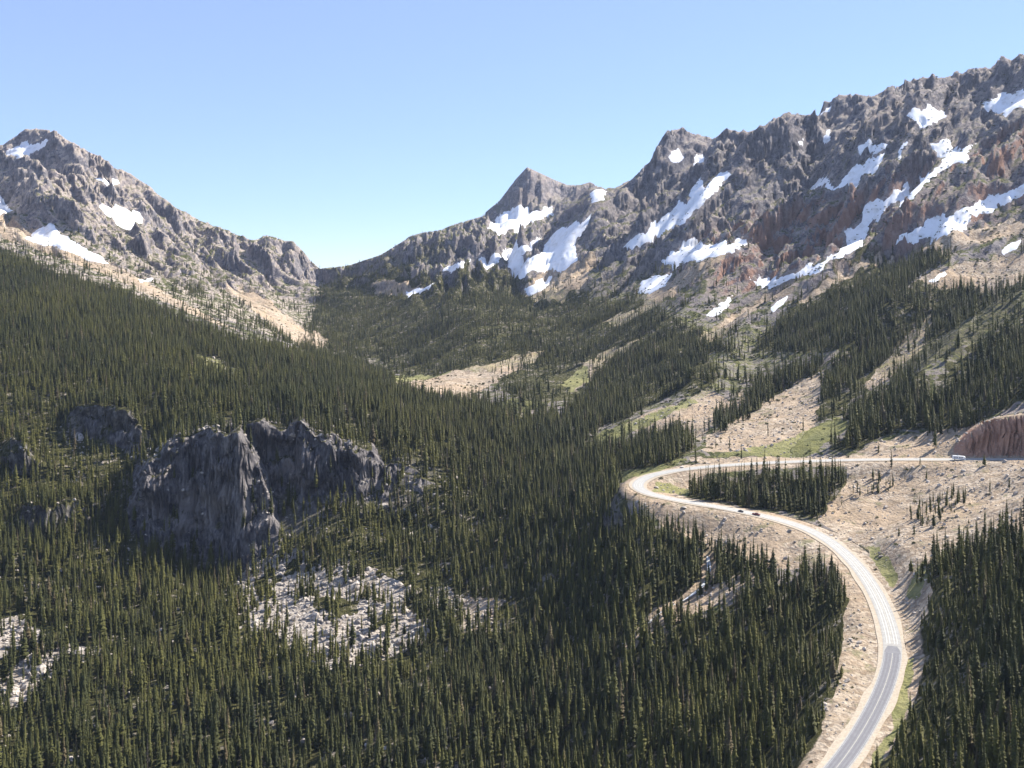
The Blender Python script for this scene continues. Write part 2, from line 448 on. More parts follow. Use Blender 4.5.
def catmull(pts, step=3.0):
    out = []
    n = len(pts)
    for i in range(n - 1):
        p0 = pts[max(i - 1, 0)]; p1 = pts[i]; p2 = pts[i + 1]; p3 = pts[min(i + 2, n - 1)]
        m = max(2, int(np.linalg.norm(p2 - p1) / step))
        for k in range(m):
            t = k / m
            out.append(.5 * ((2 * p1) + (p2 - p0) * t + (2 * p0 - 5 * p1 + 4 * p2 - p3) * t * t + (3 * p1 - p0 - 3 * p2 + p3) * t ** 3))
    out.append(pts[-1])
    return np.array(out)


RD = catmull(RC)
# even out plan positions and grade
for _ in range(30):
    RD[1:-1] = RD[1:-1] * .5 + (RD[:-2] + RD[2:]) * .25
for _ in range(300):
    RD[1:-1, 2] = RD[1:-1, 2] * .5 + (RD[:-2, 2] + RD[2:, 2]) * .25
tan = np.gradient(RD[:, :2], axis=0); tan /= np.linalg.norm(tan, axis=1)[:, None]
NRM = np.stack([-tan[:, 1], tan[:, 0]], 1)
x0, y0 = RD[:, :2].min(0) - 60; x1, y1 = RD[:, :2].max(0) + 60
m = (XX > x0) & (XX < x1) & (YY > y0) & (YY < y1)
sub = RD[::2]
d, par = dist_line(sub, XX[m], YY[m])
rz = np.interp(par, np.arange(len(sub)), sub[:, 2])
zz = ZB[m]
bank = sstep(d, 8.5, 34)
k_up = np.clip(zz - rz, -80, 80)
ZB[m] = np.where(d < 8.5, rz - .45, (rz - .45) * (1 - bank) + zz * bank)
RD_D = np.full(XX.shape, 1e3); RD_D[m] = d
ft = RD[(RD[:, 0] / RD[:, 1] > .440) & (RD[:, 1] > 650), :2][::-3] + np.array([0, 12.0])
so = np.argsort(ft[:, 0] / ft[:, 1]); ft = ft[so]
rock_face(None, [(955, 446), (968, 434), (985, 422), (1000, 418), (1040, 412), (1200, 395)], 12, 7, 77, ft)

# ---- creek bed
CREEK = plan([(708, 552), (716, 562), (712, 578), (694, 590), (668, 600), (654, 614), (648, 622)], False, 10)
for _ in range(4):
    CREEK[1:-1] = CREEK[1:-1] * .5 + (CREEK[:-2] + CREEK[2:]) * .25
x0, y0 = CREEK.min(0) - 60; x1, y1 = CREEK.max(0) + 60
m = (XX > x0) & (XX < x1) & (YY > y0) & (YY < y1)
cd, _p = dist_line(CREEK, XX[m], YY[m])
ZB[m] -= 2.2 * np.exp(-(cd / 6) ** 2)
CR_D = np.full(XX.shape, 1e3); CR_D[m] = cd
ZF = ZB


def ground(x, y):
    """height of the finished ground"""
    x = np.asarray(x, float); y = np.asarray(y, float)
    u = x / y; l = np.log(y)
    i = np.clip(np.searchsorted(us, u) - 1, 0, NU - 2); j = np.clip(np.searchsorted(LY, l) - 1, 0, NY - 2)
    a = np.clip((u - us[i]) / (us[i + 1] - us[i]), 0, 1); b = np.clip((l - LY[j]) / (LY[j + 1] - LY[j]), 0, 1)
    return (ZF[j, i] * (1 - a) + ZF[j, i + 1] * a) * (1 - b) + (ZF[j + 1, i] * (1 - a) + ZF[j + 1, i + 1] * a) * b


# ------------------------------------------------------------------ cover map (plan polygons)
ZP = ZF.copy()
for _ in range(12):
    T_ = ZP.copy(); T_[1:-1] = ZP[1:-1] * .5 + (ZP[:-2] + ZP[2:]) * .25
    ZP = T_.copy(); ZP[:, 1:-1] = T_[:, 1:-1] * .5 + (T_[:, :-2] + T_[:, 2:]) * .25


def PL(*p):
    return np.array([plan_pt(x, y, ZP) for x, y in densify(list(p), True, 10)])


FOREST = [  # polygon, density
    (PL((-260, 215), (0, 251), (60, 275), (120, 293), (180, 319), (240, 343), (300, 354), (340, 358), (380, 368), (395, 388), (430, 398), (470, 402), (510, 411), (545, 414),
        (580, 434), (606, 446), (612, 470), (615, 480), (640, 520), (690, 548), (712, 566), (708, 580), (690, 596), (660, 612), (700, 618), (760, 590),
        (800, 578), (840, 574), (848, 600), (840, 660), (825, 720), (805, 768), (770, 840), (500, 900), (-260, 900)), 1.0),
    (PL((0, 222), (40, 240), (100, 264), (200, 302), (270, 338), (300, 354), (240, 343), (180, 319), (120, 293), (60, 275), (0, 251)), .10),
    (PL((683, 500), (700, 486), (760, 478), (845, 478), (838, 497), (818, 519), (770, 510), (720, 503)), 1.15),
    (PL((655, 520), (690, 542), (720, 547), (775, 560), (770, 590), (700, 600), (690, 560)), .8),
    (PL((872, 768), (893, 710), (905, 665), (928, 615), (925, 580), (945, 553), (985, 543), (1024, 533), (1300, 520), (1300, 900), (820, 900)), 1.0),
    (PL((600, 466), (605, 446), (640, 436), (690, 434), (696, 450), (670, 465), (620, 470)), .9),
    (PL((585, 388), (600, 362), (650, 354), (700, 347), (720, 375), (700, 397), (680, 392), (660, 402), (630, 415), (600, 428), (590, 434), (560, 420)), .85),
    (PL((712, 432), (722, 407), (750, 397), (760, 382), (790, 367), (820, 362), (820, 375), (790, 387), (765, 407), (745, 421), (720, 434)), .9),
    (PL((810, 420), (820, 392), (835, 362), (870, 342), (905, 335), (900, 362), (870, 387), (850, 402), (835, 414)), .9),
    (PL((835, 450), (848, 427), (850, 407), (880, 387), (920, 372), (930, 387), (935, 412), (915, 427), (880, 437), (855, 450)), .9),
    (PL((925, 438), (915, 417), (935, 387), (960, 352), (1024, 322), (1200, 290), (1200, 390), (1024, 400), (990, 416), (960, 432)), .7),
    (PL((750, 352), (790, 303), (850, 258), (870, 250), (950, 250), (960, 258), (910, 277), (980, 292), (985, 307), (930, 345), (900, 347), (830, 352)), .65),
    (PL((300, 350), (322, 285), (350, 272), (400, 270), (440, 280), (470, 267), (500, 273), (560, 280), (590, 302), (640, 302), (700, 332), (740, 352), (700, 352), (640, 357),
        (600, 364), (590, 392), (560, 402), (520, 402), (500, 387), (480, 372), (420, 377), (390, 374), (385, 360), (340, 354)), .62),
    (PL((322, 275), (350, 268), (380, 260), (440, 240), (470, 250), (400, 275), (340, 300)), .35),
    (PL((560, 290), (640, 255), (690, 270), (600, 320)), .3),
    (PL((850, 495), (862, 485), (895, 478), (890, 490), (860, 503)), .5),
    (PL((915, 515), (930, 500), (960, 490), (965, 505), (940, 525), (922, 530)), .55),
    (PL((905, 572), (930, 555), (940, 560), (925, 585), (905, 592)), .6),
    (PL((880, 330), (960, 300), (1024, 280), (1024, 320), (960, 350), (900, 380)), .4),
]
OPEN = [  # clearings, strength
    (PL((130, 548), (145, 460), (175, 432), (215, 420), (290, 418), (345, 432), (395, 452), (442, 470), (440, 500), (385, 506), (345, 514), (320, 540), (280, 562), (200, 562)), .52),
    (PL((240, 575), (270, 565), (330, 560), (380, 578), (440, 595), (498, 604), (490, 625), (430, 632), (390, 657), (340, 662), (300, 650), (250, 622)), .80),
    (PL((488, 409), (540, 384), (587, 364), (590, 381), (556, 400), (520, 415)), .97),
    (PL((500, 402), (560, 382), (592, 378), (588, 398), (560, 412), (520, 420)), .95),
    (PL((585, 444), (640, 420), (700, 398), (705, 408), (640, 440), (600, 455)), .9),
    (PL((200, 540), (520, 520), (560, 620), (420, 680), (240, 650)), .30),
    (PL((0, 622), (30, 617), (52, 634), (45, 648), (0, 652)), .85), (PL((30, 655), (100, 648), (95, 664), (60, 674), (40, 694), (0, 710), (0, 680)), .75),
    (PL((0, 400), (130, 400), (150, 455), (60, 470), (0, 455)), .35),
    (PL((190, 353), (215, 358), (248, 376), (238, 380), (205, 366)), .8),
    (PL((40, 440), (70, 432), (125, 438), (150, 470), (110, 470), (60, 460)), .8),
    (PL((340, 425), (400, 440), (470, 475), (430, 470), (380, 455)), .25),
    (PL((0, 340), (30, 345), (60, 358), (40, 362), (0, 355)), .6),
    (PL((700, 618), (660, 612), (640, 640), (620, 650), (650, 610), (690, 600), (750, 575), (760, 582)), .85),
]
SCREE = [
    PL((393, 378), (440, 374), (490, 364), (530, 352), (548, 350), (530, 364), (500, 380), (470, 397), (430, 394), (400, 390)),
    PL((825, 367), (800, 380), (760, 407), (710, 434), (700, 452), (790, 454), (812, 427), (822, 397)),
    PL((640, 432), (620, 427), (660, 407), (690, 400), (700, 387), (710, 392), (735, 402), (745, 387), (748, 402), (715, 422), (700, 442), (690, 430), (650, 442)),
    PL((690, 458), (850, 455), (880, 440), (920, 432), (960, 427), (1000, 417), (1040, 410), (1240, 400), (1240, 470), (690, 462)),
    PL((850, 466), (1240, 461), (1240, 530), (1024, 530), (985, 540), (945, 548), (930, 565), (930, 610), (905, 660), (903, 640), (890, 580), (860, 545), (815, 520), (842, 490)),
    PL((625, 480), (640, 495), (700, 505), (760, 520), (820, 538), (850, 568), (875, 608), (886, 650), (872, 690), (842, 735), (800, 790), (800, 768), (825, 720), (840, 660), (848, 600), (840, 570), (770, 568), (700, 545), (655, 518)),
    PL((638, 488), (650, 476), (730, 466), (700, 482), (682, 500), (655, 496)),
    PL((235, 568), (270, 558), (330, 555), (380, 572), (440, 590), (505, 600), (490, 628), (430, 636), (390, 660), (340, 668), (300, 655), (245, 625)),
    PL((-20, 622), (30, 616), (52, 632), (45, 648), (-20, 652)), PL((30, 655), (60, 648), (102, 646), (96, 664), (60, 672), (40, 692), (0, 708), (-20, 712), (0, 680)),
    PL((-60, 205), (0, 215), (60, 240), (115, 265), (170, 295), (240, 332), (200, 318), (100, 272), (30, 247), (0, 234), (-60, 230)),
    PL((225, 288), (250, 308), (300, 347), (318, 345), (300, 325), (285, 313), (265, 298), (240, 285)),
    PL((790, 302), (850, 264), (900, 249), (960, 232), (1040, 214), (1040, 230), (960, 250), (870, 262), (800, 306)),
    PL((900, 287), (960, 263), (1040, 250), (1040, 280), (980, 292), (920, 283)),
    PL((600, 322), (640, 306), (650, 291), (690, 268), (735, 250), (725, 262), (700, 277), (660, 302), (620, 327)),
    PL((700, 334), (740, 310), (765, 296), (800, 288), (760, 306), (740, 322), (705, 348)),
    PL((520, 290), (545, 268), (600, 255), (585, 285), (560, 300), (540, 300)),
    PL((370, 285), (400, 280), (430, 290), (400, 296), (375, 295)),
    PL((860, 385), (880, 370), (900, 340), (925, 320), (940, 300), (925, 345), (900, 370), (870, 392)),
    PL((190, 353), (215, 358), (248, 376), (238, 380), (205, 366)),
    PL((300, 345), (312, 330), (330, 340), (322, 352)),
    PL((650, 612), (690, 592), (750, 572), (765, 580), (700, 615), (660, 625), (630, 655), (620, 650)),
    PL((560, 385), (600, 352), (640, 340), (600, 372), (575, 392)),
]
GRASS = [
    PL((488, 409), (540, 384), (587, 364), (590, 381), (556, 400), (520, 415)),
    PL((580, 445), (600, 432), (640, 418), (690, 398), (700, 402), (660, 420), (630, 436), (605, 450)),
    PL((700, 458), (780, 442), (840, 415), (852, 425), (810, 457)),
    PL((605, 468), (640, 462), (690, 458), (660, 474), (640, 478), (622, 482)),
    PL((872, 768), (893, 712), (906, 660), (914, 655), (908, 700), (892, 745), (882, 775)),
    PL((385, 378), (440, 368), (490, 358), (440, 376), (400, 384)),
    PL((180, 345), (210, 350), (262, 378), (240, 384), (200, 368)),
    PL((862, 545), (880, 548), (900, 575), (890, 590)),
    PL((920, 560), (930, 575), (918, 600), (905, 598)),
    PL((690, 488), (655, 480), (650, 492), (690, 497)),
]
ROCK = [
    PL((120, 560), (135, 455), (175, 424), (215, 414), (290, 410), (350, 424), (400, 445), (460, 470), (470, 495), (440, 510), (385, 512), (345, 522), (320, 545), (280, 572), (200, 572)),
    PL((40, 445), (60, 425), (125, 425), (165, 455), (130, 475), (60, 470)),
    PL((950, 462), (960, 425), (985, 412), (1040, 405), (1240, 395), (1240, 462)),
]
RED = [
    PL((950, 462), (960, 425), (985, 412), (1040, 405), (1240, 395), (1240, 462)),
    PL((800, 458), (850, 455), (880, 440), (920, 432), (960, 427), (960, 460)),
    PL((640, 300), (700, 240), (860, 190), (1040, 120), (1040, 215), (880, 250), (740, 310)),
]


def cover(polys, x, y, warp=9.0, dens=False):
    s = np.clip(y / 1200, .5, 2.6) * warp
    s = s * np.where((x < -40) & (y < 1300), 2.6, 1.0)
    wx = x + fbm(x / 26, y / 26, 81, 3, .6) * s * 1.6; wy = y + fbm(x / 26, y / 26, 87, 3, .6) * s * 2.6
    r = np.zeros(x.shape)
    for p in polys:
        if dens:
            r = np.maximum(r, inside(p[0], wx, wy) * p[1])
        else:
            r = np.maximum(r, inside(p, wx, wy) * 1.0)
    return r


def blur(A, n):
    for _ in range(n):
        B = A.copy(); B[1:-1] = A[1:-1] * .5 + (A[:-2] + A[2:]) * .25
        A = B.copy(); A[:, 1:-1] = B[:, 1:-1] * .5 + (B[:, :-2] + B[:, 2:]) * .25
    return A


def talus_gaps(x, y):
    g_ = (fbm(x / 38, y / 55, 161, 3, .6) > -.16) | ~((x < -40) & (y < 1300))
    return g_ * 1.0


A_for = blur(cover(FOREST, XX, YY, dens=True), 2)
A_scr = blur(cover(SCREE, XX, YY, 6) * talus_gaps(XX, YY), 1)
A_scr = np.maximum(A_scr, sstep(RD_D, 22, 11))
A_scr = np.maximum(A_scr, sstep(CR_D, 8, 3))
A_gra = blur(cover(GRASS, XX, YY, 5), 1)
A_gra = np.maximum(A_gra, .62 * blur(cover([PL((560, 300), (640, 290), (740, 330), (860, 300), (960, 300), (1040, 280), (1040, 380), (900, 380), (800, 360), (700, 400), (600, 400)), PL((340, 350), (400, 290), (600, 290), (590, 360), (480, 372), (390, 370))], XX, YY, 12), 3))
A_roc = blur(cover(ROCK, XX, YY, 5), 1)
A_red = blur(cover(RED, XX, YY, 14), 8)

# sideways break-up of the steep faces (real relief, not shading)
gz_y = np.gradient(ZF, axis=0) / np.gradient(YY, axis=0)
gz_x = np.gradient(ZF, axis=1) / np.gradient(XX, axis=1)
steep = blur(np.hypot(gz_x, gz_y), 4)
sf = sstep(steep, 1.0, 2.2) * sstep(YY, 500, 700) * (1 - A_snow)
bw = slabs(fbm((XX + ZF * .5) / 34, (ZF - XX * .25) / 26, 91, 5, .58), 4.0, .14) * 1.1 + .35 * ridged((XX - ZF * .3) / 13, ZF / 12, 95, 4, .6)
DX = sf * fbm(XX / 9, ZF / 14, 93, 3) * 1.5
DY = sf * bw * -19.0
PXX = XX + DX; PYY = YY + DY


# ------------------------------------------------------------------ materials
def new_mat(name):
    m = bpy.data.materials.new(name); m.use_nodes = True
    nt = m.node_tree; nt.nodes.clear()
    o = nt.nodes.new('ShaderNodeOutputMaterial'); b = nt.nodes.new('ShaderNodeBsdfPrincipled')
    nt.links.new(b.outputs[0], o.inputs[0])
    b.inputs['Roughness'].default_value = .9
    b.inputs['Specular IOR Level'].default_value = .15
    return m, nt, b


class NT:
    def __init__(s, nt): s.nt = nt
    def n(s, t, **k):
        x = s.nt.nodes.new(t)
        for a, b in k.items(): setattr(x, a, b)
        return x
    def l(s, a, b): s.nt.links.new(a, b)
    def noise(s, vec, scale, detail=4, rough=.6, dist=0):
        x = s.n('ShaderNodeTexNoise'); x.inputs['Scale'].default_value = scale; x.inputs['Detail'].default_value = detail
        x.inputs['Roughness'].default_value = rough; x.inputs['Distortion'].default_value = dist
        s.l(vec, x.inputs['Vector']); return x.outputs[0]
    def voro(s, vec, scale, out='Distance', feature='F1'):
        x = s.n('ShaderNodeTexVoronoi', feature=feature); x.inputs['Scale'].default_value = scale; s.l(vec, x.inputs['Vector']); return x.outputs[out]
    def ramp(s, v, a, b, va=0., vb=1.):
        x = s.n('ShaderNodeMapRange', interpolation_type='SMOOTHSTEP'); s.l(v, x.inputs[0])
        for i, k in zip((1, 2, 3, 4), (a, b, va, vb)): x.inputs[i].default_value = k
        return x.outputs[0]
    def math(s, op, a, b=None, clamp=False):
        x = s.n('ShaderNodeMath', operation=op, use_clamp=clamp)
        for i, v in enumerate((a, b)):
            if v is None: continue
            if isinstance(v, (int, float)): x.inputs[i].default_value = v
            else: s.l(v, x.inputs[i])
        return x.outputs[0]
    def mix(s, f, a, b, mode='MIX'):
        x = s.n('ShaderNodeMix', data_type='RGBA', blend_type=mode)
        if isinstance(f, (int, float)): x.inputs[0].default_value = f
        else: s.l(f, x.inputs[0])
        for i, v in ((6, a), (7, b)):
            if isinstance(v, tuple): x.inputs[i].default_value = (*v, 1)
            else: s.l(v, x.inputs[i])
        return x.outputs[2]
    def attr(s, name):
        x = s.n('ShaderNodeAttribute', attribute_name=name); return x.outputs['Fac']
    def bump(s, h, dist, strength=1.0, prev=None):
        x = s.n('ShaderNodeBump'); x.inputs['Strength'].default_value = strength; x.inputs['Distance'].default_value = dist
        s.l(h, x.inputs['Height'])
        if prev is not None: s.l(prev, x.inputs['Normal'])
        return x.outputs[0]


def mat_ground():
    m, nt, b = new_mat('mountain_ground'); g = NT(nt)
    pos = g.n('ShaderNodeNewGeometry').outputs['Position']
    nrm = g.n('ShaderNodeNewGeometry').outputs['Normal']
    sep = g.n('ShaderNodeSeparateXYZ'); g.l(nrm, sep.inputs[0]); nz = sep.outputs[2]
    n1 = g.noise(pos, .012, 6, .65); n2 = g.noise(pos, .05, 6, .7, .6); n3 = g.noise(pos, .25, 4, .7); n4 = g.noise(pos, .0035, 4, .6)
    # bare rock
    rock = g.mix(g.ramp(n2, .35, .68), (.080, .078, .096), (.39, .355, .345))
    rock = g.mix(g.ramp(n1, .44, .66), rock, (.28, .235, .215))
    red = g.math('MULTIPLY', g.attr('red'), g.ramp(n1, .38, .6))
    rock = g.mix(g.math('MULTIPLY', red, .42), rock, (.22, .13, .10))
    vein = g.ramp(n3, .58, .72)
    rock = g.mix(g.math('MULTIPLY', vein, .7), rock, (.56, .49, .43))
    pl_ = g.math('MULTIPLY', g.ramp(g.math('ADD', nz, g.math('MULTIPLY', g.math('SUBTRACT', n2, .5), 1.3)), .54, .74), g.attr('pale'))
    rock = g.mix(pl_, rock, g.mix(n3, (.34, .275, .23), (.56, .475, .40)))
    # alpine turf and heather on gentler ledges
    veg = g.math('MULTIPLY', g.ramp(nz, .62, .84), g.ramp(n2, .44, .56))
    veg = g.math('MULTIPLY', veg, g.attr('veg'))
    rock = g.mix(veg, rock, g.mix(g.ramp(n3, .35, .65), (.06, .07, .028), (.17, .165, .07)))
    # scree
    vc = g.voro(pos, .35, 'Color'); vs = g.n('ShaderNodeSeparateColor'); g.l(vc, vs.inputs[0])
    scr = g.mix(g.ramp(vs.outputs[0], 0, 1), (.26, .20, .145), (.48, .395, .30))
    scr = g.mix(g.ramp(n1, .42, .62), scr, g.mix(g.ramp(n3, .3, .7), (.34, .25, .17), (.46, .35, .24)))
    scr = g.mix(g.math('MULTIPLY', g.ramp(n2, .56, .66), .7), scr, (.15, .15, .07))
    mp = g.n('ShaderNodeMapping'); g.l(pos, mp.inputs[0]); mp.inputs['Rotation'].default_value = (0, 0, math.radians(-38)); mp.inputs['Scale'].default_value = (.03, .22, .1)
    stk = g.noise(mp.outputs[0], 1.0, 5, .7)
    scr = g.mix(g.math('MULTIPLY', g.ramp(stk, .48, .62), .55), scr, (.30, .22, .14))
    scr = g.mix(g.math('MULTIPLY', g.attr('grey'), .7), scr, g.mix(g.ramp(vs.outputs[1], 0, 1), (.20, .18, .16), (.47, .43, .385)))
    scf = g.ramp(g.math('ADD', g.attr('scree'), g.math('MULTIPLY', g.math('SUBTRACT', n2, .5), .9)), .40, .58)
    c = g.mix(scf, rock, scr)
    # grass
    gra = g.mix(g.ramp(n2, .35, .65), (.15, .16, .05), (.26, .245, .10))
    gf = g.ramp(g.math('ADD', g.attr('grass'), g.math('MULTIPLY', g.math('SUBTRACT', n3, .5), 1.6)), .50, .85)
    c = g.mix(g.math('MULTIPLY', gf, .85), c, gra)
    # forest floor
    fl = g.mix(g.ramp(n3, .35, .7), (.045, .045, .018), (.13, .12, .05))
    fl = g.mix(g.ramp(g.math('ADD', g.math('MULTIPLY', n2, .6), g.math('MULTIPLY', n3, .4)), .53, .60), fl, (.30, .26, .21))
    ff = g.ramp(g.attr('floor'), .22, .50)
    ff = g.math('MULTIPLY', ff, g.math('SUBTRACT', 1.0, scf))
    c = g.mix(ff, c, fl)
    # cliff rock
    st = g.n('ShaderNodeMapping'); g.l(pos, st.inputs[0]); st.inputs['Scale'].default_value = (1, 1, .3)
    c1 = g.noise(st.outputs[0], .16, 6, .7, .8)
    cl = g.mix(g.ramp(c1, .35, .68), (.085, .08, .086), (.33, .295, .275))
    cl = g.mix(g.ramp(g.noise(pos, .022, 5, .7, 1.0), .53, .66), cl, (.33, .29, .265))
    cl = g.mix(g.math('MULTIPLY', g.attr('red'), .85), cl, g.mix(c1, (.32, .15, .095), (.52, .31, .20)))
    cf = g.math('MAXIMUM', g.math('MULTIPLY', g.attr('rock'), g.ramp(nz, .90, .68)), g.math('MULTIPLY', g.ramp(nz, .60, .42), .7))
    c = g.mix(cf, c, cl)
    g.l(c, b.inputs['Base Color'])
    hb = g.voro(pos, .09, 'Distance'); h2 = g.voro(pos, .42, 'Distance')
    hs = g.math('ADD', g.math('MULTIPLY', g.noise(pos, .045, 8, .74, .5), 20.0), g.math('MULTIPLY', hb, 2.2))
    bare = g.math('SUBTRACT', 1.0, g.math('MULTIPLY', scf, .7))
    hs = g.math('MULTIPLY', hs, bare)
    hs = g.math('ADD', hs, g.math('MULTIPLY', h2, .9))
    g.l(g.bump(hs, 1.0, .8), b.inputs['Normal'])
    b.inputs['Specular IOR Level'].default_value = .05
    return m


def mat_simple(name, c0, c1=None, scale=1., rough=.8, metal=0., bump=0., spec=.2):
    m, nt, b = new_mat(name); g = NT(nt)
    pos = g.n('ShaderNodeNewGeometry').outputs['Position']
    if c1 is None: c1 = tuple(v * .85 for v in c0)
    n = g.noise(pos, scale, 4, .6)
    g.l(g.mix(g.ramp(n, .35, .65), c0, c1), b.inputs['Base Color'])
    b.inputs['Roughness'].default_value = rough; b.inputs['Metallic'].default_value = metal
    b.inputs['Specular IOR Level'].default_value = spec
    if bump: g.l(g.bump(n, bump), b.inputs['Normal'])
    return m


def mat_needles():
    m, nt, b = new_mat('conifer_needles'); g = NT(nt)
    r = g.n('ShaderNodeObjectInfo').outputs['Random']
    pos = g.n('ShaderNodeNewGeometry').outputs['Position']
    stand = g.noise(pos, .006, 3, .6)
    c = g.mix(r, (.046, .049, .011), (.140, .130, .028))
    c = g.mix(g.ramp(stand, .42, .62), c, g.mix(r, (.028, .034, .010), (.095, .094, .023)))
    c = g.mix(g.ramp(r, .955, .975), c, (.13, .10, .05))
    g.l(c, b.inputs['Base Color'])
    b.inputs['Roughness'].default_value = .7
    b.inputs['Specular IOR Level'].default_value = .2
    tr = g.n('ShaderNodeBsdfTranslucent'); g.l(g.mix(.5, c, (.10, .12, .03)), tr.inputs[0])
    mx = g.n('ShaderNodeMixShader'); mx.inputs[0].default_value = .28
    g.l(b.outputs[0], mx.inputs[1]); g.l(tr.outputs[0], mx.inputs[2])
    g.l(mx.outputs[0], nt.nodes['Material Output'].inputs[0])
    return m


def mat_snow():
    m, nt, b = new_mat('old_snow'); g = NT(nt)
    pos = g.n('ShaderNodeNewGeometry').outputs['Position']
    n = g.noise(pos, .05, 5, .6)
    g.l(g.mix(g.ramp(n, .45, .75), (.84, .84, .85), (.62, .60, .57)), b.inputs['Base Color'])
    g.l(g.bump(g.noise(pos, .12, 3, .5), .6, .4), b.inputs['Normal'])
    b.inputs['Roughness'].default_value = .7
    return m


M_ground = mat_ground(); M_needle = mat_needles(); M_snow = mat_snow()
M_bark = mat_simple('conifer_bark', (.10, .075, .055), (.16, .13, .11), 1.5)
M_boulder = mat_simple('boulder_rock', (.24, .205, .175), (.52, .46, .395), .5, .95, spec=.05)
M_paleb = mat_simple('pale_boulder_rock', (.62, .58, .52), (.44, .40, .36), .6, .95, spec=.05)
M_asphalt_old = mat_simple('pale_worn_road', (.36, .345, .31), (.30, .285, .26), .4, .9)
M_asphalt_new = mat_simple('grey_road', (.205, .20, .205), (.175, .172, .178), .5, .9)
M_gravel = mat_simple('gravel_shoulder', (.44, .37, .28), (.35, .29, .22), .8, .95)
M_white = mat_simple('white_line_paint', (.46, .46, .45), None, 1)
M_yellow = mat_simple('yellow_line_paint', (.56, .52, .42), None, 1)
M_track = mat_simple('tyre_worn_road', (.48, .465, .43), (.43, .415, .38), .4, .9)
M_track2 = mat_simple('tyre_dark_road', (.175, .17, .176), (.155, .15, .156), .4, .9)
M_water = mat_simple('creek_water', (.42, .42, .40), (.74, .74, .72), .35, .5, spec=.3)
M_glass = mat_simple('tinted_glass', (.02, .025, .03), None, 1, .1, spec=.6)
M_tyre = mat_simple('tyre_rubber', (.02, .02, .02), None, 1)
M_rim = mat_simple('wheel_rim', (.5, .5, .52), None, 1, .35, .8)
M_lamp = mat_simple('lamp_lens', (.75, .73, .68), None, 1, .2)
M_tail = mat_simple('tail_lens', (.35, .02, .02), None, 1, .3)
M_red = mat_simple('dark_red_paint', (.16, .025, .018), None, 1, .35, spec=.5)
M_dark = mat_simple('dark_car_paint', (.025, .027, .035), None, 1, .3, spec=.5)
M_silver = mat_simple('silver_car_paint', (.50, .51, .52), None, 1, .35, .3)
M_wpaint = mat_simple('white_vehicle_paint', (.82, .82, .80), None, 1, .35)
M_stripe = mat_simple('grey_stripe_paint', (.25, .26, .30), None, 1, .4)
M_post = mat_simple('post_wood', (.10, .08, .06), None, 2)
M_sign = mat_simple('sign_back_metal', (.20, .20, .20), None, 2, .5, .5)


# ------------------------------------------------------------------ object helpers
def tag(o, label=None, cat=None, group=None, kind=None):
    for k, v in (('label', label), ('category', cat), ('group', group), ('kind', kind)):
        if v: o[k] = v
    return o


def mesh_np(name, V, Fq, mats, smooth=True, attrs=None):
    me = bpy.data.meshes.new(name)
    V = np.asarray(V, np.float32); Fq = np.asarray(Fq, np.int32); k = Fq.shape[1]
    me.vertices.add(len(V)); me.vertices.foreach_set('co', V.ravel())
    me.loops.add(Fq.size); me.loops.foreach_set('vertex_index', Fq.ravel())
    me.polygons.add(len(Fq)); me.polygons.foreach_set('loop_start', np.arange(0, Fq.size, k, dtype=np.int32))
    me.update(calc_edges=True)
    me.polygons.foreach_set('use_smooth', np.full(len(Fq), smooth))
    for m in (mats if isinstance(mats, list) else [mats]): me.materials.append(m)
    for n, a in (attrs or {}).items():
        at_ = me.attributes.new(n, 'FLOAT', 'POINT'); at_.data.foreach_set('value', np.asarray(a, np.float32).ravel())
    me.validate()
    return me


def link(name, me, parent=None):
    o = bpy.data.objects.new(name, me); COL.objects.link(o)
    if parent is not None: o.parent = parent
    return o


def empty(name, loc, rz=0.):
    o = bpy.data.objects.new(name, None); COL.objects.link(o); o.location = loc; o.rotation_euler = (0, 0, rz)
    o.empty_display_size = .5
    return o


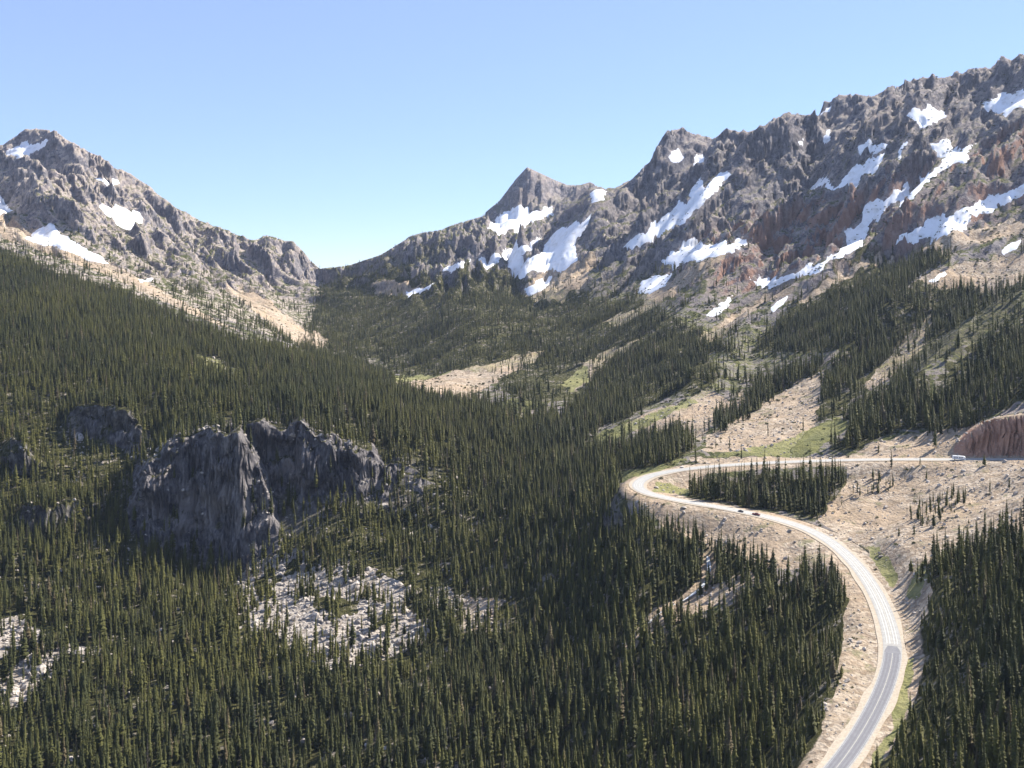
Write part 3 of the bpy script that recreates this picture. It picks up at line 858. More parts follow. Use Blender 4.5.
class MB:
    """collects simple solids into one mesh"""
    def __init__(s): s.v = []; s.f = []; s.m = []
    def add(s, v, f, mi=0):
        o = len(s.v); s.v += [tuple(p) for p in v]; s.f += [tuple(o + i for i in q) for q in f]; s.m += [mi] * len(f)
    def box(s, x0, x1, y0, y1, z0, z1, mi=0, tx=0, ty=0):
        v = [(x0, y0, z0), (x1, y0, z0), (x1, y1, z0), (x0, y1, z0), (x0 + tx, y0 + ty, z1), (x1 - tx, y0 + ty, z1), (x1 - tx, y1 - ty, z1), (x0 + tx, y1 - ty, z1)]
        s.add(v, [(0, 3, 2, 1), (4, 5, 6, 7), (0, 1, 5, 4), (1, 2, 6, 5), (2, 3, 7, 6), (3, 0, 4, 7)], mi)
    def prism(s, prof, y0, y1, mi=0, inset=None):
        """profile in x,z extruded across y; inset narrows the points above a height"""
        n = len(prof)
        def yy(z, y): 
            return y if inset is None or z < inset[0] else y * inset[1]
        v = [(x, yy(z, y0), z) for x, z in prof] + [(x, yy(z, y1), z) for x, z in prof]
        f = [tuple(range(n)), tuple(range(2 * n - 1, n - 1, -1))] + [(i, i + n, (i + 1) % n + n, (i + 1) % n) for i in range(n)]
        s.add(v, f, mi)
    def disc(s, x, y0, y1, z, r, mi=0, n=20):
        v = [(x + r * math.cos(2 * math.pi * k / n), y, z + r * math.sin(2 * math.pi * k / n)) for y in (y0, y1) for k in range(n)]
        s.add(v, [tuple(range(n)), tuple(range(2 * n - 1, n - 1, -1))] + [(k, k + n, (k + 1) % n + n, (k + 1) % n) for k in range(n)], mi)
    def build(s, name, mats, parent=None, bevel=0.):
        me = bpy.data.meshes.new(name); me.from_pydata(s.v, [], s.f); me.update()
        for m in (mats if isinstance(mats, list) else [mats]): me.materials.append(m)
        me.polygons.foreach_set('material_index', s.m)
        import bmesh
        bm = bmesh.new(); bm.from_mesh(me); bmesh.ops.recalc_face_normals(bm, faces=bm.faces)
        if bevel:
            bmesh.ops.bevel(bm, geom=[e for e in bm.edges], offset=bevel, segments=2, affect='EDGES', profile=.6)
        bm.to_mesh(me); bm.free()
        return link(name, me, parent)


# ------------------------------------------------------------------ terrain objects (one sheet cut along natural bounds)
V = np.stack([PXX, PYY, ZF], -1).reshape(-1, 3)
ii, jj = np.meshgrid(np.arange(NU - 1), np.arange(NY - 1))
a = (jj * NU + ii).ravel(); FQ = np.stack([a, a + 1, a + NU + 1, a + NU], 1)
xc = (XX[:-1, :-1] + XX[1:, 1:]).ravel() / 2; yc = (YY[:-1, :-1] + YY[1:, 1:]).ravel() / 2
uc = xc / yc
lab = np.zeros(len(a), int)
left_edge = PL((-300, 190), (0, 222), (60, 246), (120, 272), (180, 300), (240, 335), (300, 350), (318, 345))
le = np.interp(uc, left_edge[::-1, 0][np.argsort((left_edge[:, 0] / left_edge[:, 1])[::-1])] * 0 + np.sort(left_edge[:, 0] / left_edge[:, 1]), left_edge[np.argsort(left_edge[:, 0] / left_edge[:, 1]), 1])
lab[(uc < -.19) & (yc > le)] = 1
rl_ = PL((318, 345), (385, 366), (440, 372), (500, 392), (560, 404), (600, 430), (690, 444), (760, 446), (830, 452), (880, 446), (960, 440), (1024, 440), (1250, 440))
so = np.argsort(rl_[:, 0] / rl_[:, 1])
re_ = np.interp(uc, (rl_[:, 0] / rl_[:, 1])[so], rl_[so, 1])
lab[(uc >= -.19) & (yc > re_)] = 2
lab[(uc < -.19) & (yc > 4300)] = 4
lab[(uc > -.06) & (uc < .085) & (yc > 3800)] = 3
veg = np.where(XX < -300, 1.0, 1.0) * (1 - sstep(ZF, 150, 420) * .75)
ATT = dict(scree=A_scr, grass=A_gra, rock=A_roc, red=A_red, floor=A_for, veg=veg, pale=np.where((UU < -.19) & (YY > 1900), 1.0, .42), grey=sstep(-XX, 20, 80) * (YY < 1350))
for k, nm, lb in ((0, 'valley_ground', None), (1, 'mountain_left', None), (2, 'mountain_right', None), (3, 'mountain_distant', None), (4, 'hills', None)):
    f = FQ[lab == k]
    used, inv = np.unique(f.ravel(), return_inverse=True)
    me = mesh_np(nm, V[used], inv.reshape(-1, 4), M_ground, True, {n: v.ravel()[used] for n, v in ATT.items()})
    tag(link(nm, me), kind='structure')

# ------------------------------------------------------------------ snow
for n_, (lb, m, sd) in enumerate(SNOWP):
    x = XX[m]; y = YY[m]
    th = np.full(XX.shape, -9.0)
    th[m] = np.clip(sd * .24, -2.4, 1.0) + fbm(x / 9, y / 9, 107, 4, .6) * .8 + fbm(x / 40, y / 40, 109, 2) * 1.0 + .1
    use = th > -1.4
    fm = (use[:-1, :-1] & use[1:, :-1] & use[:-1, 1:] & use[1:, 1:]).ravel()
    if fm.sum() < 2: print('snow empty', n_); continue
    f = FQ[fm]
    used, inv = np.unique(f.ravel(), return_inverse=True)
    vv = V[used].copy(); vv[:, 2] += th.ravel()[used]
    me = mesh_np('snow_patch', vv, inv.reshape(-1, 4), M_snow, True)
    tag(link('snow_patch', me), lb, 'snow patch', 'snow patches lingering on the mountains')

# ------------------------------------------------------------------ road
wid = np.interp(np.arange(len(RD)), [0, len(RD) * .5, len(RD) - 1], [4.9, 4.9, 5.1])
seam = int(np.argmin(np.abs(RD[:, 1] - 566) + (RD[:, 0] < 150) * 1e3))


def ribbon(name, i0, i1, o0, o1, lift, mat, parent=None, kind=None, wob=0., dash=None):
    vs = []; fs = []
    a0 = np.asarray(o0) * np.ones(len(RD)); a1 = np.asarray(o1) * np.ones(len(RD))
    idx = range(i0, i1)
    for k, i in enumerate(idx):
        w0 = wob * (perlin(np.array([i * .13]), np.array([.5]), 5)[0]); w1 = wob * (perlin(np.array([i * .13]), np.array([9.5]), 6)[0])
        for t in (0, .5, 1):
            o = (a0[i] + w0) * (1 - t) + (a1[i] + w1) * t
            vs.append((RD[i, 0] + NRM[i, 0] * o, RD[i, 1] + NRM[i, 1] * o, RD[i, 2] + lift))
        if k and (dash is None or (k // dash) % 3 == 0):
            b = 3 * k
            fs += [(b - 3, b - 2, b + 1, b), (b - 2, b - 1, b + 2, b + 1)]
    me = mesh_np(name, vs, fs, mat, True)
    o = link(name, me, parent)
    if kind: o['kind'] = kind
    return o


N_ = len(RD)
ribbon('road_shoulder', 0, N_, -wid - 2.6, wid + 2.6, -.10, M_gravel, kind='structure', wob=1.4)
r1 = ribbon('road', 0, N_, -wid, wid, 0, M_asphalt_old, kind='structure')
w2 = np.full(N_, 4.35); k_ = np.arange(N_) - seam
w2 = w2 * np.clip(.55 + .45 * np.sin(np.clip(k_ / 3.0, 0, 1) * math.pi / 2), 0, 1)
r2 = ribbon('road_lower', seam, N_, -w2, w2, .012, M_asphalt_new, kind='structure')
for rd, i0, i1, mt in ((r1, 0, seam, M_track), (r2, seam + 3, N_, M_track2)):
    for c_ in (-2.8, -1.2, 1.2, 2.8):
        ribbon('tyre_track', i0, i1, c_ - .3, c_ + .3, .008 if rd is r1 else .019, mt, rd)
    for c_ in (-3.9, 3.9):
        ribbon('edge_line', i0, i1, c_ - .06, c_ + .06, .026, M_white, rd)
    for c_ in (-.12, .12):
        ribbon('centre_line', i0, i1, c_ - .05, c_ + .05, .026, M_yellow, rd)

# ------------------------------------------------------------------ creek water
cw = CREEK
ct = np.gradient(cw, axis=0); ct /= np.linalg.norm(ct, axis=1)[:, None]
cz = ground(cw[:, 0], cw[:, 1])
vs = []; fs = []
fine = catmull(np.column_stack([cw, cz]), 3)
for _ in range(3): fine[1:-1, 2] = np.minimum(fine[1:-1, 2], (fine[:-2, 2] + fine[2:, 2]) / 2)
tt = np.gradient(fine[:, :2], axis=0); tt /= np.linalg.norm(tt, axis=1)[:, None]
for k in range(len(fine)):
    w = .9 + .4 * math.sin(k * .21) + .3 * math.sin(k * .57)
    for s in (-1, 0, 1):
        vs.append((fine[k, 0] - tt[k, 1] * w * s, fine[k, 1] + tt[k, 0] * w * s, fine[k, 2] + .75))
    if k:
        b = 3 * k; fs += [(b - 3, b - 2, b + 1, b), (b - 2, b - 1, b + 2, b + 1)]
tag(link('creek', mesh_np('creek', vs, fs, M_water, True)), kind='structure')


# ------------------------------------------------------------------ conifers
def conifer_meshes(seed, kind):
    """crown of drooping sprays in whorls round a tapered trunk, unit height 1"""
    r = random.Random(seed)
    H = 1.0; base = r.uniform(.03, .16) if kind != 'snag' else .25
    R = {'spire': r.uniform(.085, .115), 'broad': r.uniform(.13, .165), 'snag': .07}[kind]
    v = []; f = []
    z = base; k = 0
    while z < .97:
        t = (z - base) / (1 - base)
        rad = R * ((1 - t) ** .8) * (.55 + .45 * min(1, t * 5)) * r.uniform(.78, 1.18) + .006
        nb = 7 if t < .6 else 5
        if kind == 'snag': nb = 3
        a0 = r.uniform(0, 6.3)
        for i in range(nb):
            if r.random() < (.12 if kind != 'snag' else .4): continue
            a = a0 + 2 * math.pi * i / nb + r.uniform(-.3, .3)
            L = rad * r.uniform(.7, 1.25); dz = -L * r.uniform(.25, .6) if kind != 'snag' else -L * .1
            w = L * r.uniform(.42, .62) if kind != 'snag' else L * .12
            ca, sa = math.cos(a), math.sin(a)
            z0 = z + L * .12
            p0 = (0, 0, z0 + .012)
            m1 = (ca * L * .6 - sa * w, sa * L * .6 + ca * w, z0 + dz * .75)
            m2 = (ca * L * .6 + sa * w, sa * L * .6 - ca * w, z0 + dz * .75)
            tp = (ca * L, sa * L, z0 + dz)
            mid = (ca * L * .55, sa * L * .55, z0 + dz * .35 + .006)
            o = len(v); v += [p0, m1, tp, m2, mid]
            f += [(o, o + 4, o + 1), (o + 4, o + 2, o + 1), (o, o + 3, o + 4), (o + 4, o + 3, o + 2)]
        z += r.uniform(.036, .052) * (1.15 - .5 * t)
        k += 1
    # leader
    o = len(v); v += [(.006, 0, .95), (-.003, .005, .95), (-.003, -.005, .95), (0, 0, 1.02)]; f += [(o, o + 1, o + 3), (o + 1, o + 2, o + 3), (o + 2, o, o + 3)]
    crown = bpy.data.meshes.new('crown'); crown.from_pydata(v, [], f); crown.materials.append(M_needle if kind != 'snag' else M_bark); crown.update()
    tv = []; tf = []
    for j, (zz_, rr_) in enumerate([(-.05, .017), (.0, .013), (.25, .010), (.6, .006), (.97, .0015)]):
        tv += [(rr_ * math.cos(math.pi * q / 3), rr_ * math.sin(math.pi * q / 3), zz_) for q in range(6)]
        if j: tf += [(6 * j - 6 + q, 6 * j - 6 + (q + 1) % 6, 6 * j + (q + 1) % 6, 6 * j + q) for q in range(6)]
    trunk = bpy.data.meshes.new('trunk'); trunk.from_pydata(tv, [], tf); trunk.materials.append(M_bark); trunk.update()
    both = bpy.data.meshes.new('conifer'); nv = len(v)
    both.from_pydata(v + tv, [], f + [tuple(nv + i for i in q) for q in tf])
    both.materials.append(M_needle if kind != 'snag' else M_bark); both.materials.append(M_bark)
    both.polygons.foreach_set('material_index', [0] * len(f) + [1] * len(tf)); both.update()
    return crown, trunk, both


KINDS = ['spire'] * 5 + ['broad'] * 3 + ['snag']
PROTO = [conifer_meshes(100 + i, k) for i, k in enumerate(KINDS)]

SP = 4.45
gx, gy = np.meshgrid(np.arange(-2300, 1900, SP), np.arange(345, 3900, SP))
tx = (gx + rng.uniform(-.5, .5, gx.shape) * SP * .95).ravel(); ty = (gy + rng.uniform(-.5, .5, gx.shape) * SP * .95).ravel()
k = np.abs(tx / ty) < .64
tx, ty = tx[k], ty[k]
tz = ground(tx, ty)
q = tz / ty
k = (q > -.56)
tx, ty, tz = tx[k], ty[k], tz[k]
dens = cover(FOREST, tx, ty, 9, dens=True)
nn = fbm(tx / 60, ty / 60, 113, 3); nf = fbm(tx / 22, ty / 22, 117, 3)
dens = dens * np.clip(1.0 + nn * .45 + nf * .8, .15, 1.15)
op = np.zeros(tx.shape)
ts = tx * -.62 + ty * .78; tt_ = tx * .78 + ty * .62
str_ = ridged(ts / 75 + nn * .6, tt_ / 420, 141, 3, .6)
dens = np.where(((ty > 1450) | ((tx / ty > .12) & (ty > 1000))) & (tx > -350), dens * np.clip(.95 + str_ * 2.6, np.interp(ty, [1500, 2000], [.05, .35]), 1.6), dens)
ll = (tx < -60) & (ty < 1250)
dens = np.where(ll, dens * np.clip(.9 + nf * 1.3, .12, 1.1), dens)
wk = np.where(ty < 1250, 1, .3); wx = tx + nf * 34 * wk; wy = ty + nn * 40 * wk
for pl, s in OPEN: op = np.maximum(op, inside(pl, wx, wy) * s)
dens = dens * (1 - op * np.where((tx < -40) & (ty < 1000), .35 + .65 * talus_gaps(tx, ty), 1))
# patchy trees on the open benches and ledges of both mountains
part = (ty > 1000) & (dens < .05)
mtn = sstep(-tz, -170, 60) * part * (nn > .02) * .22
ins_scr = cover(SCREE, tx, ty, 6)
dens = np.where(part, mtn * (1 - ins_scr), dens)
dens = np.where((ins_scr > .5) & (ty < 1000) & (dens < .05), .012, dens)
dens = np.where((ins_scr > .5) & (ty >= 1000), dens * .25, dens)
# not on road, creek, steep rock
e_ = 3.0
sx = (ground(tx + e_, ty) - ground(tx - e_, ty)) / (2 * e_); sy = (ground(tx, ty + e_) - ground(tx, ty - e_)) / (2 * e_)
slope = np.hypot(sx, sy)
dens = np.where(slope > 2.4, dens * .08, np.where(slope > 1.5, dens * .5, dens))
near = (tx > -150) & (tx < 700) & (ty < 1000)
dr = np.full(tx.shape, 1e3); dd, _ = dist_line(RD[::4], tx[near], ty[near]); dr[near] = dd
dc = np.full(tx.shape, 1e3); dd, _ = dist_line(CREEK, tx[near], ty[near]); dc[near] = dd
sn = A_snow[np.clip(np.searchsorted(LY, np.log(ty)), 0, NY - 1), np.clip(np.searchsorted(us, tx / ty), 0, NU - 1)]
dens = np.where((dr < 18) | (dc < 4) | (sn > .4), 0, dens)
far_fac = np.interp(ty, [0, 1200, 2000, 3500], [1, 1, .75, .5])
keep = rng.random(tx.shape) < dens * far_fac * .97
tx, ty, tz, dr = tx[keep], ty[keep], tz[keep], dr[keep]
nt_ = len(tx)
hgt = np.clip(rng.normal(16.0, 5.0, nt_), 5, 30) * (1 + .15 * fbm(tx / 120, ty / 120, 121, 2))
hgt *= np.interp(ty, [0, 500, 1200, 2500, 3500], [.86, 1.0, 1.0, .85, .75])
hgt = np.where(tz > 60, hgt * np.interp(tz, [60, 300], [1, .55]), hgt)
small = rng.random(nt_) < .15; hgt = np.where(small, hgt * .55, hgt)
# young trees on the scree near the road
hgt = np.where((dr < 45) & (ty < 620), hgt * .62, hgt)
hgt = np.where(cover([p for p in SCREE[4:6]], tx, ty, 0.01) > .5, hgt * .55, hgt)
wdt = (hgt * .75 + 4.2) * rng.uniform(.66, 1.25, nt_)
var = rng.choice(len(KINDS), nt_, p=[.16, .16, .16, .15, .14, .07, .07, .07, .02])
rot = rng.uniform(0, 6.283, nt_)
print('trees', nt_)
ppx = tx / ty * F + CX; ppy = HZ - (tz + hgt * .5) / ty * F
# which trees show: ray from camera to the upper crown above the ground
vis = (ppx > 2) & (ppx < 1022) & (ppy > 0) & (ppy < 766)
cand = np.nonzero(vis)[0]
size = hgt / ty
cand = cand[np.argsort(-size[cand])]
occl = np.zeros((800, 1100), np.float32)
chosen = []
for i in cand[:4000]:
    ptop = (tx[i], ty[i], tz[i] + hgt[i] * .8); ok = True
    for s in np.linspace(.5, .985, 14):
        if ground(ptop[0] * s, max(ptop[1] * s, 61)) > ptop[2] * s: ok = False; break
    if ok: chosen.append(i)
    if len(chosen) >= 300: break
chosen = np.array(chosen)


def tree_label(x, y, z):
    if x / y > .40: return ('tall dark conifer in the dense stand on the slope right of the grey road', 'conifers on the slope right of the grey road')
    if x / y > .05: return ('tall dark conifer in the dense wood left of the grey road', 'conifers in the wood left of the grey road')
    return ('tall narrow conifer in the valley forest at the lower left of the photo', 'conifers in the near valley forest')


for i in chosen:
    o = empty('conifer', (tx[i], ty[i], tz[i]), rot[i]); o.scale = (wdt[i], wdt[i], hgt[i])
    lb, gr = tree_label(tx[i], ty[i], tz[i])
    if KINDS[var[i]] == 'snag':
        lb = 'bare grey dead conifer standing among the green ones ' + ('right of the grey road' if tx[i] / ty[i] > .4 else ('left of the grey road' if tx[i] / ty[i] > .05 else 'at the lower left'))
        gr = 'dead conifers ' + ('right' if tx[i] / ty[i] > .4 else 'left')
    tag(o, lb, 'conifer', gr)
    link('trunk', PROTO[var[i]][1], o); link('crown', PROTO[var[i]][0], o)
rest = np.ones(nt_, bool); rest[chosen] = False


def gn_scatter(name, pts, sc, rot, var, protos, pname):
    pc = bpy.data.collections.new(name + '_kinds')
    for i, me in enumerate(protos):
        po = bpy.data.objects.new('%s_%02d' % (pname, i), me); pc.objects.link(po)
    me = bpy.data.meshes.new(name); me.vertices.add(len(pts)); me.vertices.foreach_set('co', np.asarray(pts, np.float32).ravel())
    a = me.attributes.new('sc', 'FLOAT_VECTOR', 'POINT'); a.data.foreach_set('vector', np.asarray(sc, np.float32).ravel())
    a = me.attributes.new('rt', 'FLOAT_VECTOR', 'POINT'); a.data.foreach_set('vector', np.asarray(rot, np.float32).ravel())
    a = me.attributes.new('vr', 'INT', 'POINT'); a.data.foreach_set('value', np.asarray(var, np.int32).ravel())
    me.update()
    o = link(name, me)
    ng = bpy.data.node_groups.new(name, 'GeometryNodeTree')
    ng.interface.new_socket('Geometry', in_out='INPUT', socket_type='NodeSocketGeometry')
    ng.interface.new_socket('Geometry', in_out='OUTPUT', socket_type='NodeSocketGeometry')
    N = ng.nodes; L = ng.links
    gi = N.new('NodeGroupInput'); go = N.new('NodeGroupOutput')
    ci = N.new('GeometryNodeCollectionInfo'); ci.inputs['Collection'].default_value = pc
    ci.inputs['Separate Children'].default_value = True; ci.inputs['Reset Children'].default_value = True
    ip = N.new('GeometryNodeInstanceOnPoints'); ip.inputs['Pick Instance'].default_value = True
    def na(nm, ty):
        n = N.new('GeometryNodeInputNamedAttribute'); n.data_type = ty; n.inputs[0].default_value = nm; return n.outputs[0]
    m2p = N.new('GeometryNodeMeshToPoints')
    L.new(gi.outputs[0], m2p.inputs[0]); L.new(m2p.outputs[0], ip.inputs['Points']); L.new(ci.outputs[0], ip.inputs['Instance'])
    L.new(na('vr', 'INT'), ip.inputs['Instance Index']); L.new(na('sc', 'FLOAT_VECTOR'), ip.inputs['Scale'])
    L.new(na('rt', 'FLOAT_VECTOR'), ip.inputs['Rotation']); L.new(ip.outputs[0], go.inputs[0])
    md = o.modifiers.new('scatter', 'NODES'); md.node_group = ng
    return o


R_ = rest
fo = gn_scatter('conifer_forest', np.stack([tx, ty, tz], 1)[R_], np.stack([wdt, wdt, hgt], 1)[R_],
                np.stack([rng.normal(0, .02, nt_), rng.normal(0, .02, nt_), rot], 1)[R_], var[R_], [p[2] for p in PROTO], 'conifer_kind')
tag(fo, 'conifer forest covering the valley floor and the lower mountain slopes', 'forest', kind='stuff')


# ------------------------------------------------------------------ boulders on the talus
def rock_mesh(seed):
    import bmesh
    r = random.Random(seed); bm = bmesh.new(); bmesh.ops.create_icosphere(bm, subdivisions=1, radius=1)
    planes = [((r.gauss(0, 1), r.gauss(0, 1), r.gauss(0, 1)), r.uniform(.45, .8)) for _ in range(7)]
    for v in bm.verts:
        for n, d in planes:
            L = math.sqrt(sum(c * c for c in n)); n_ = [c / L for c in n]
            s = sum(v.co[i] * n_[i] for i in range(3))
            if s > d:
                for i in range(3): v.co[i] -= n_[i] * (s - d)
        v.co.z *= .75
    me = bpy.data.meshes.new('boulder'); bm.to_mesh(me); bm.free(); me.materials.append(M_boulder); return me


ROCKP = [rock_mesh(i) for i in range(7)]
SPB = 3.6
gx, gy = np.meshgrid(np.arange(-700, 900, SPB), np.arange(380, 1500, SPB))
bx = (gx + rng.uniform(-.5, .5, gx.shape) * SPB).ravel(); by = (gy + rng.uniform(-.5, .5, gx.shape) * SPB).ravel()
k = np.abs(bx / by) < .56; bx, by = bx[k], by[k]
sc_in = cover(SCREE, bx, by, 6) * talus_gaps(bx, by)
tal = np.maximum(inside(SCREE[7], bx, by), np.maximum(inside(SCREE[8], bx, by), inside(SCREE[9], bx, by))) * sc_in
roc = cover(ROCK[:2], bx, by, 5)
bn = fbm(bx / 30, by / 30, 131, 3)
forr = cover(FOREST, bx, by, 9, dens=True)
pb = sc_in * np.clip(.40 + bn * .9, .06, .85) + tal * .9 + roc * .22 + (by < 1100) * (forr > .5) * (bx < 0) * .10
near = (bx > -150) & (bx < 700) & (by < 1000)
dr2 = np.full(bx.shape, 1e3); dd, _ = dist_line(RD[::4], bx[near], by[near]); dr2[near] = dd
pb = np.where(dr2 < 9.5, 0, pb)
k = rng.random(bx.shape) < pb
bx, by, tal, dr2 = bx[k], by[k], tal[k], dr2[k]
nb_ = len(bx); print('boulders', nb_)
bs = np.exp(rng.normal(-.6, .68, nb_)) * np.where(tal > .5, 2.1, 1.35); bs = np.clip(bs, .3, 8.0)
bs = np.where(bx > -40, np.minimum(bs * .8, 2.3), bs)
bs = np.where(dr2 < 14, np.minimum(bs, .6), bs)
bz = ground(bx, by) + bs * .15
bo = gn_scatter('talus_boulders', np.stack([bx, by, bz], 1), np.stack([bs * rng.uniform(.7, 1.3, nb_), bs, bs * rng.uniform(.6, 1.1, nb_)], 1),
                rng.uniform(-.6, .6, (nb_, 3)) + np.stack([np.zeros(nb_), np.zeros(nb_), rng.uniform(0, 6.3, nb_)], 1), rng.integers(0, 7, nb_), ROCKP, 'boulder_kind')
tag(bo, 'pale broken boulders strewn over the talus and the road banks', 'boulders', kind='stuff')

# low shrubs on the benches and open slopes
def shrub_mesh(seed):
    r = random.Random(seed); v = []; f = []
    for _ in range(46):
        a = r.uniform(0, 6.3); e = r.uniform(.05, 1.4); R = r.uniform(.45, 1)
        c = (R * math.cos(a) * math.cos(e), R * math.sin(a) * math.cos(e), R * math.sin(e) * .7)
        o = len(v); s = .30
        v += [tuple(c[i] + r.uniform(-s, s) for i in range(3)) for _ in range(4)]
        f += [(o, o + 1, o + 2), (o, o + 2, o + 3)]
    me = bpy.data.meshes.new('shrub'); me.from_pydata(v, [], f); me.materials.append(M_shrub); return me


M_shrub = mat_simple('shrub_leaves', (.055, .066, .022), (.105, .11, .036), .02, .8)
SHR = [shrub_mesh(i) for i in range(4)]
SPS = 6.5
gx, gy = np.meshgrid(np.arange(-1500, 1500, SPS), np.arange(380, 2600, SPS))
hx = (gx + rng.uniform(-.5, .5, gx.shape) * SPS).ravel(); hy = (gy + rng.uniform(-.5, .5, gx.shape) * SPS).ravel()
k = np.abs(hx / hy) < .56; hx, hy = hx[k], hy[k]
hn = fbm(hx / 45, hy / 45, 151, 3)
hp = np.clip(.10 + hn * .8, 0, .6)
hg = cover(GRASS, hx, hy, 5)
hp = np.where((cover(FOREST, hx, hy, 9, True) > .6), hp * .5, hp) + hg * .04
hp = np.where(cover(SCREE, hx, hy, 6) > .5, hp * .6, hp)
hp = np.where(hy > 1100, hp * 1.5, hp)
hp = np.where(hx / hy < -.2, hp * np.interp(hy, [1800, 2400], [1, .6]), hp)
near = (hx > -150) & (hx < 700) & (hy < 1000)
dr3 = np.full(hx.shape, 1e3); dd, _ = dist_line(RD[::4], hx[near], hy[near]); dr3[near] = dd
hp = np.where(dr3 < 10, 0, hp)
k = rng.random(hx.shape) < hp
hx, hy = hx[k], hy[k]; nh = len(hx); print('shrubs', nh)
hs = rng.uniform(.6, 2.0, nh) * np.interp(hy, [500, 1500], [.7, 1.5])
so_ = gn_scatter('low_shrubs', np.stack([hx, hy, ground(hx, hy)], 1), np.stack([hs * 1.2, hs * 1.2, hs], 1),
                 np.stack([np.zeros(nh), np.zeros(nh), rng.uniform(0, 6.3, nh)], 1), rng.integers(0, 4, nh), SHR, 'shrub_kind')
tag(so_, 'low green shrubs and heather dotted over the open slopes', 'shrubs', kind='stuff')


# ------------------------------------------------------------------ vehicles
def wheel(parent, x, y, r, w):
    a = MB(); a.disc(x, y - w / 2, y + w / 2, r, r); t = a.build('wheel', M_tyre, parent)
    s = 1 if y > 0 else -1
    b = MB(); b.disc(x, y + s * (w / 2 - .02), y + s * (w / 2 + .015), r, r * .6); b.build('rim', M_rim, t)
    return t


def car(paint, label, loc, rz, style='sedan', L=4.6, W=1.85):
    o = empty('parked_car' if style != 'pickup' else 'pickup_truck', loc, rz)
    h = L / 2; w = W / 2
    b = MB()
    b.prism([(-h, .35), (-h, .82), (-h + .1, .95), (-h + .9, .98), (h - 1.3, .98), (h - .25, .84), (h, .68), (h, .32), (h - .4, .22), (-h + .3, .22)], -w, w)
    b.build('body', paint, o, .05)
    c = MB()
    if style == 'sedan': prof = [(-h + .75, .95), (-h + 1.35, 1.42), (h - 2.3, 1.46), (h - 1.35, .95)]
    elif style == 'wagon': prof = [(-h + .1, .95), (-h + .4, 1.66), (h - 2.2, 1.70), (h - 1.35, .95)]
    else: prof = [(-h + 2.2, .95), (-h + 2.4, 1.72), (h - 2.2, 1.74), (h - 1.5, .95)]
    c.prism(prof, -w + .07, w - .07, 0, (1.2, .86)); cab = c.build('cabin', paint, o, .04)
    g_ = MB()
    (xa, za), (xb, zb), (xc_, zc_), (xd, zd) = prof
    for s in (-1, 1):
        yy0 = s * (w - .055); yy1 = s * ((w - .07) * .86 + .012)
        g_.add([(xa + .18, yy0, za + .08), (xd - .2, yy0, za + .08), (xc_ - .04, yy1, zc_ - .08), (xb + .08, yy1, zb - .08)], [(0, 1, 2, 3)])
    g_.build('side_window', M_glass, cab)
    g2 = MB(); k = .02
    g2.add([(xd + k, -w + .2, zd + .05), (xd + k, w - .2, zd + .05), (xc_ + k + .04, w * .76, zc_ - .08), (xc_ + k + .04, -w * .76, zc_ - .08)], [(0, 1, 2, 3)])
    g2.build('windscreen', M_glass, cab)
    if style == 'pickup':
        t = MB(); t.box(-h + .05, -h + 2.1, -w + .02, -w + .1, .95, 1.15); t.box(-h + .05, -h + 2.1, w - .1, w - .02, .95, 1.15); t.box(-h + .05, -h + .13, -w + .1, w - .1, .95, 1.15)
        t.build('bed_rail', paint, o)
    for x in (-h + .85, h - .85):
        for y in (-w + .06, w - .06): wheel(o, x, y, .34, .24)
    for s in (-1, 1):
        q = MB(); q.box(h - .06, h + .02, s * (w - .42) - .16, s * (w - .42) + .16, .56, .72); q.build('headlight', M_lamp, o)
        q = MB(); q.box(-h - .02, -h + .05, s * (w - .28) - .14, s * (w - .28) + .14, .62, .82); q.build('tail_light', M_tail, o)
    tag(o, label, 'pickup truck' if style == 'pickup' else 'car')
    return o


def road_pose(px, side, rev=False):
    """pose on the road nearest to a sighting; side = metres off the centre line"""
    X, Y = px
    i = int(np.argmin(np.hypot(RD[:, 0] - X, RD[:, 1] - Y)))
    p = (RD[i, 0] + NRM[i, 0] * side, RD[i, 1] + NRM[i, 1] * side, RD[i, 2] + .01)
    return p, math.atan2(tan[i, 1], tan[i, 0]) + (math.pi if rev else 0)


def nearest(px, Y):
    return ((px - CX) * Y / F, Y)


p, a = road_pose(nearest(759, 791), -2.0); car(M_red, 'dark red pickup truck driving down the pale road below the hairpin', p, a, 'pickup', 6.2, 2.1)
p, a = road_pose(nearest(740, 797), -2.0); car(M_dark, 'small dark car following the red pickup truck on the lower leg', p, a, 'sedan', 4.4, 1.8)
for (px_, Yv, off, sz, lb) in [
        (820.5, 745, 8.2, 1.5, 'larger of two pale boulders at the outer edge of the bend below the hairpin'),
        (825, 740, 8.0, 1.2, 'smaller of two pale boulders at the outer edge of the bend below the hairpin'),
        (831, 888, 9.0, 2.2, 'white slab of rock beside the upper road leg near the tree stand'),
        (685, 893, 7.6, 1.9, 'white boulder on the gravel verge just above the hairpin')]:
    (X_, Y_) = nearest(px_, Yv)
    i = int(np.argmin(np.hypot(RD[:, 0] - X_, RD[:, 1] - Y_)))
    sg = 1 if NRM[i, 1] > 0 else -1
    X_ = RD[i, 0] + NRM[i, 0] * off * sg; Y_ = RD[i, 1] + NRM[i, 1] * off * sg
    bo_ = link('boulder', ROCKP[int(px_) % 7].copy()); bo_.data.materials[0] = M_paleb
    bo_.location = (X_, Y_, float(ground(X_, Y_)) + sz * .35); bo_.scale = (sz * 1.4, sz, sz * .8); bo_.rotation_euler = (0, .1, px_)
    tag(bo_, lb, 'boulder', 'boulders beside the road')

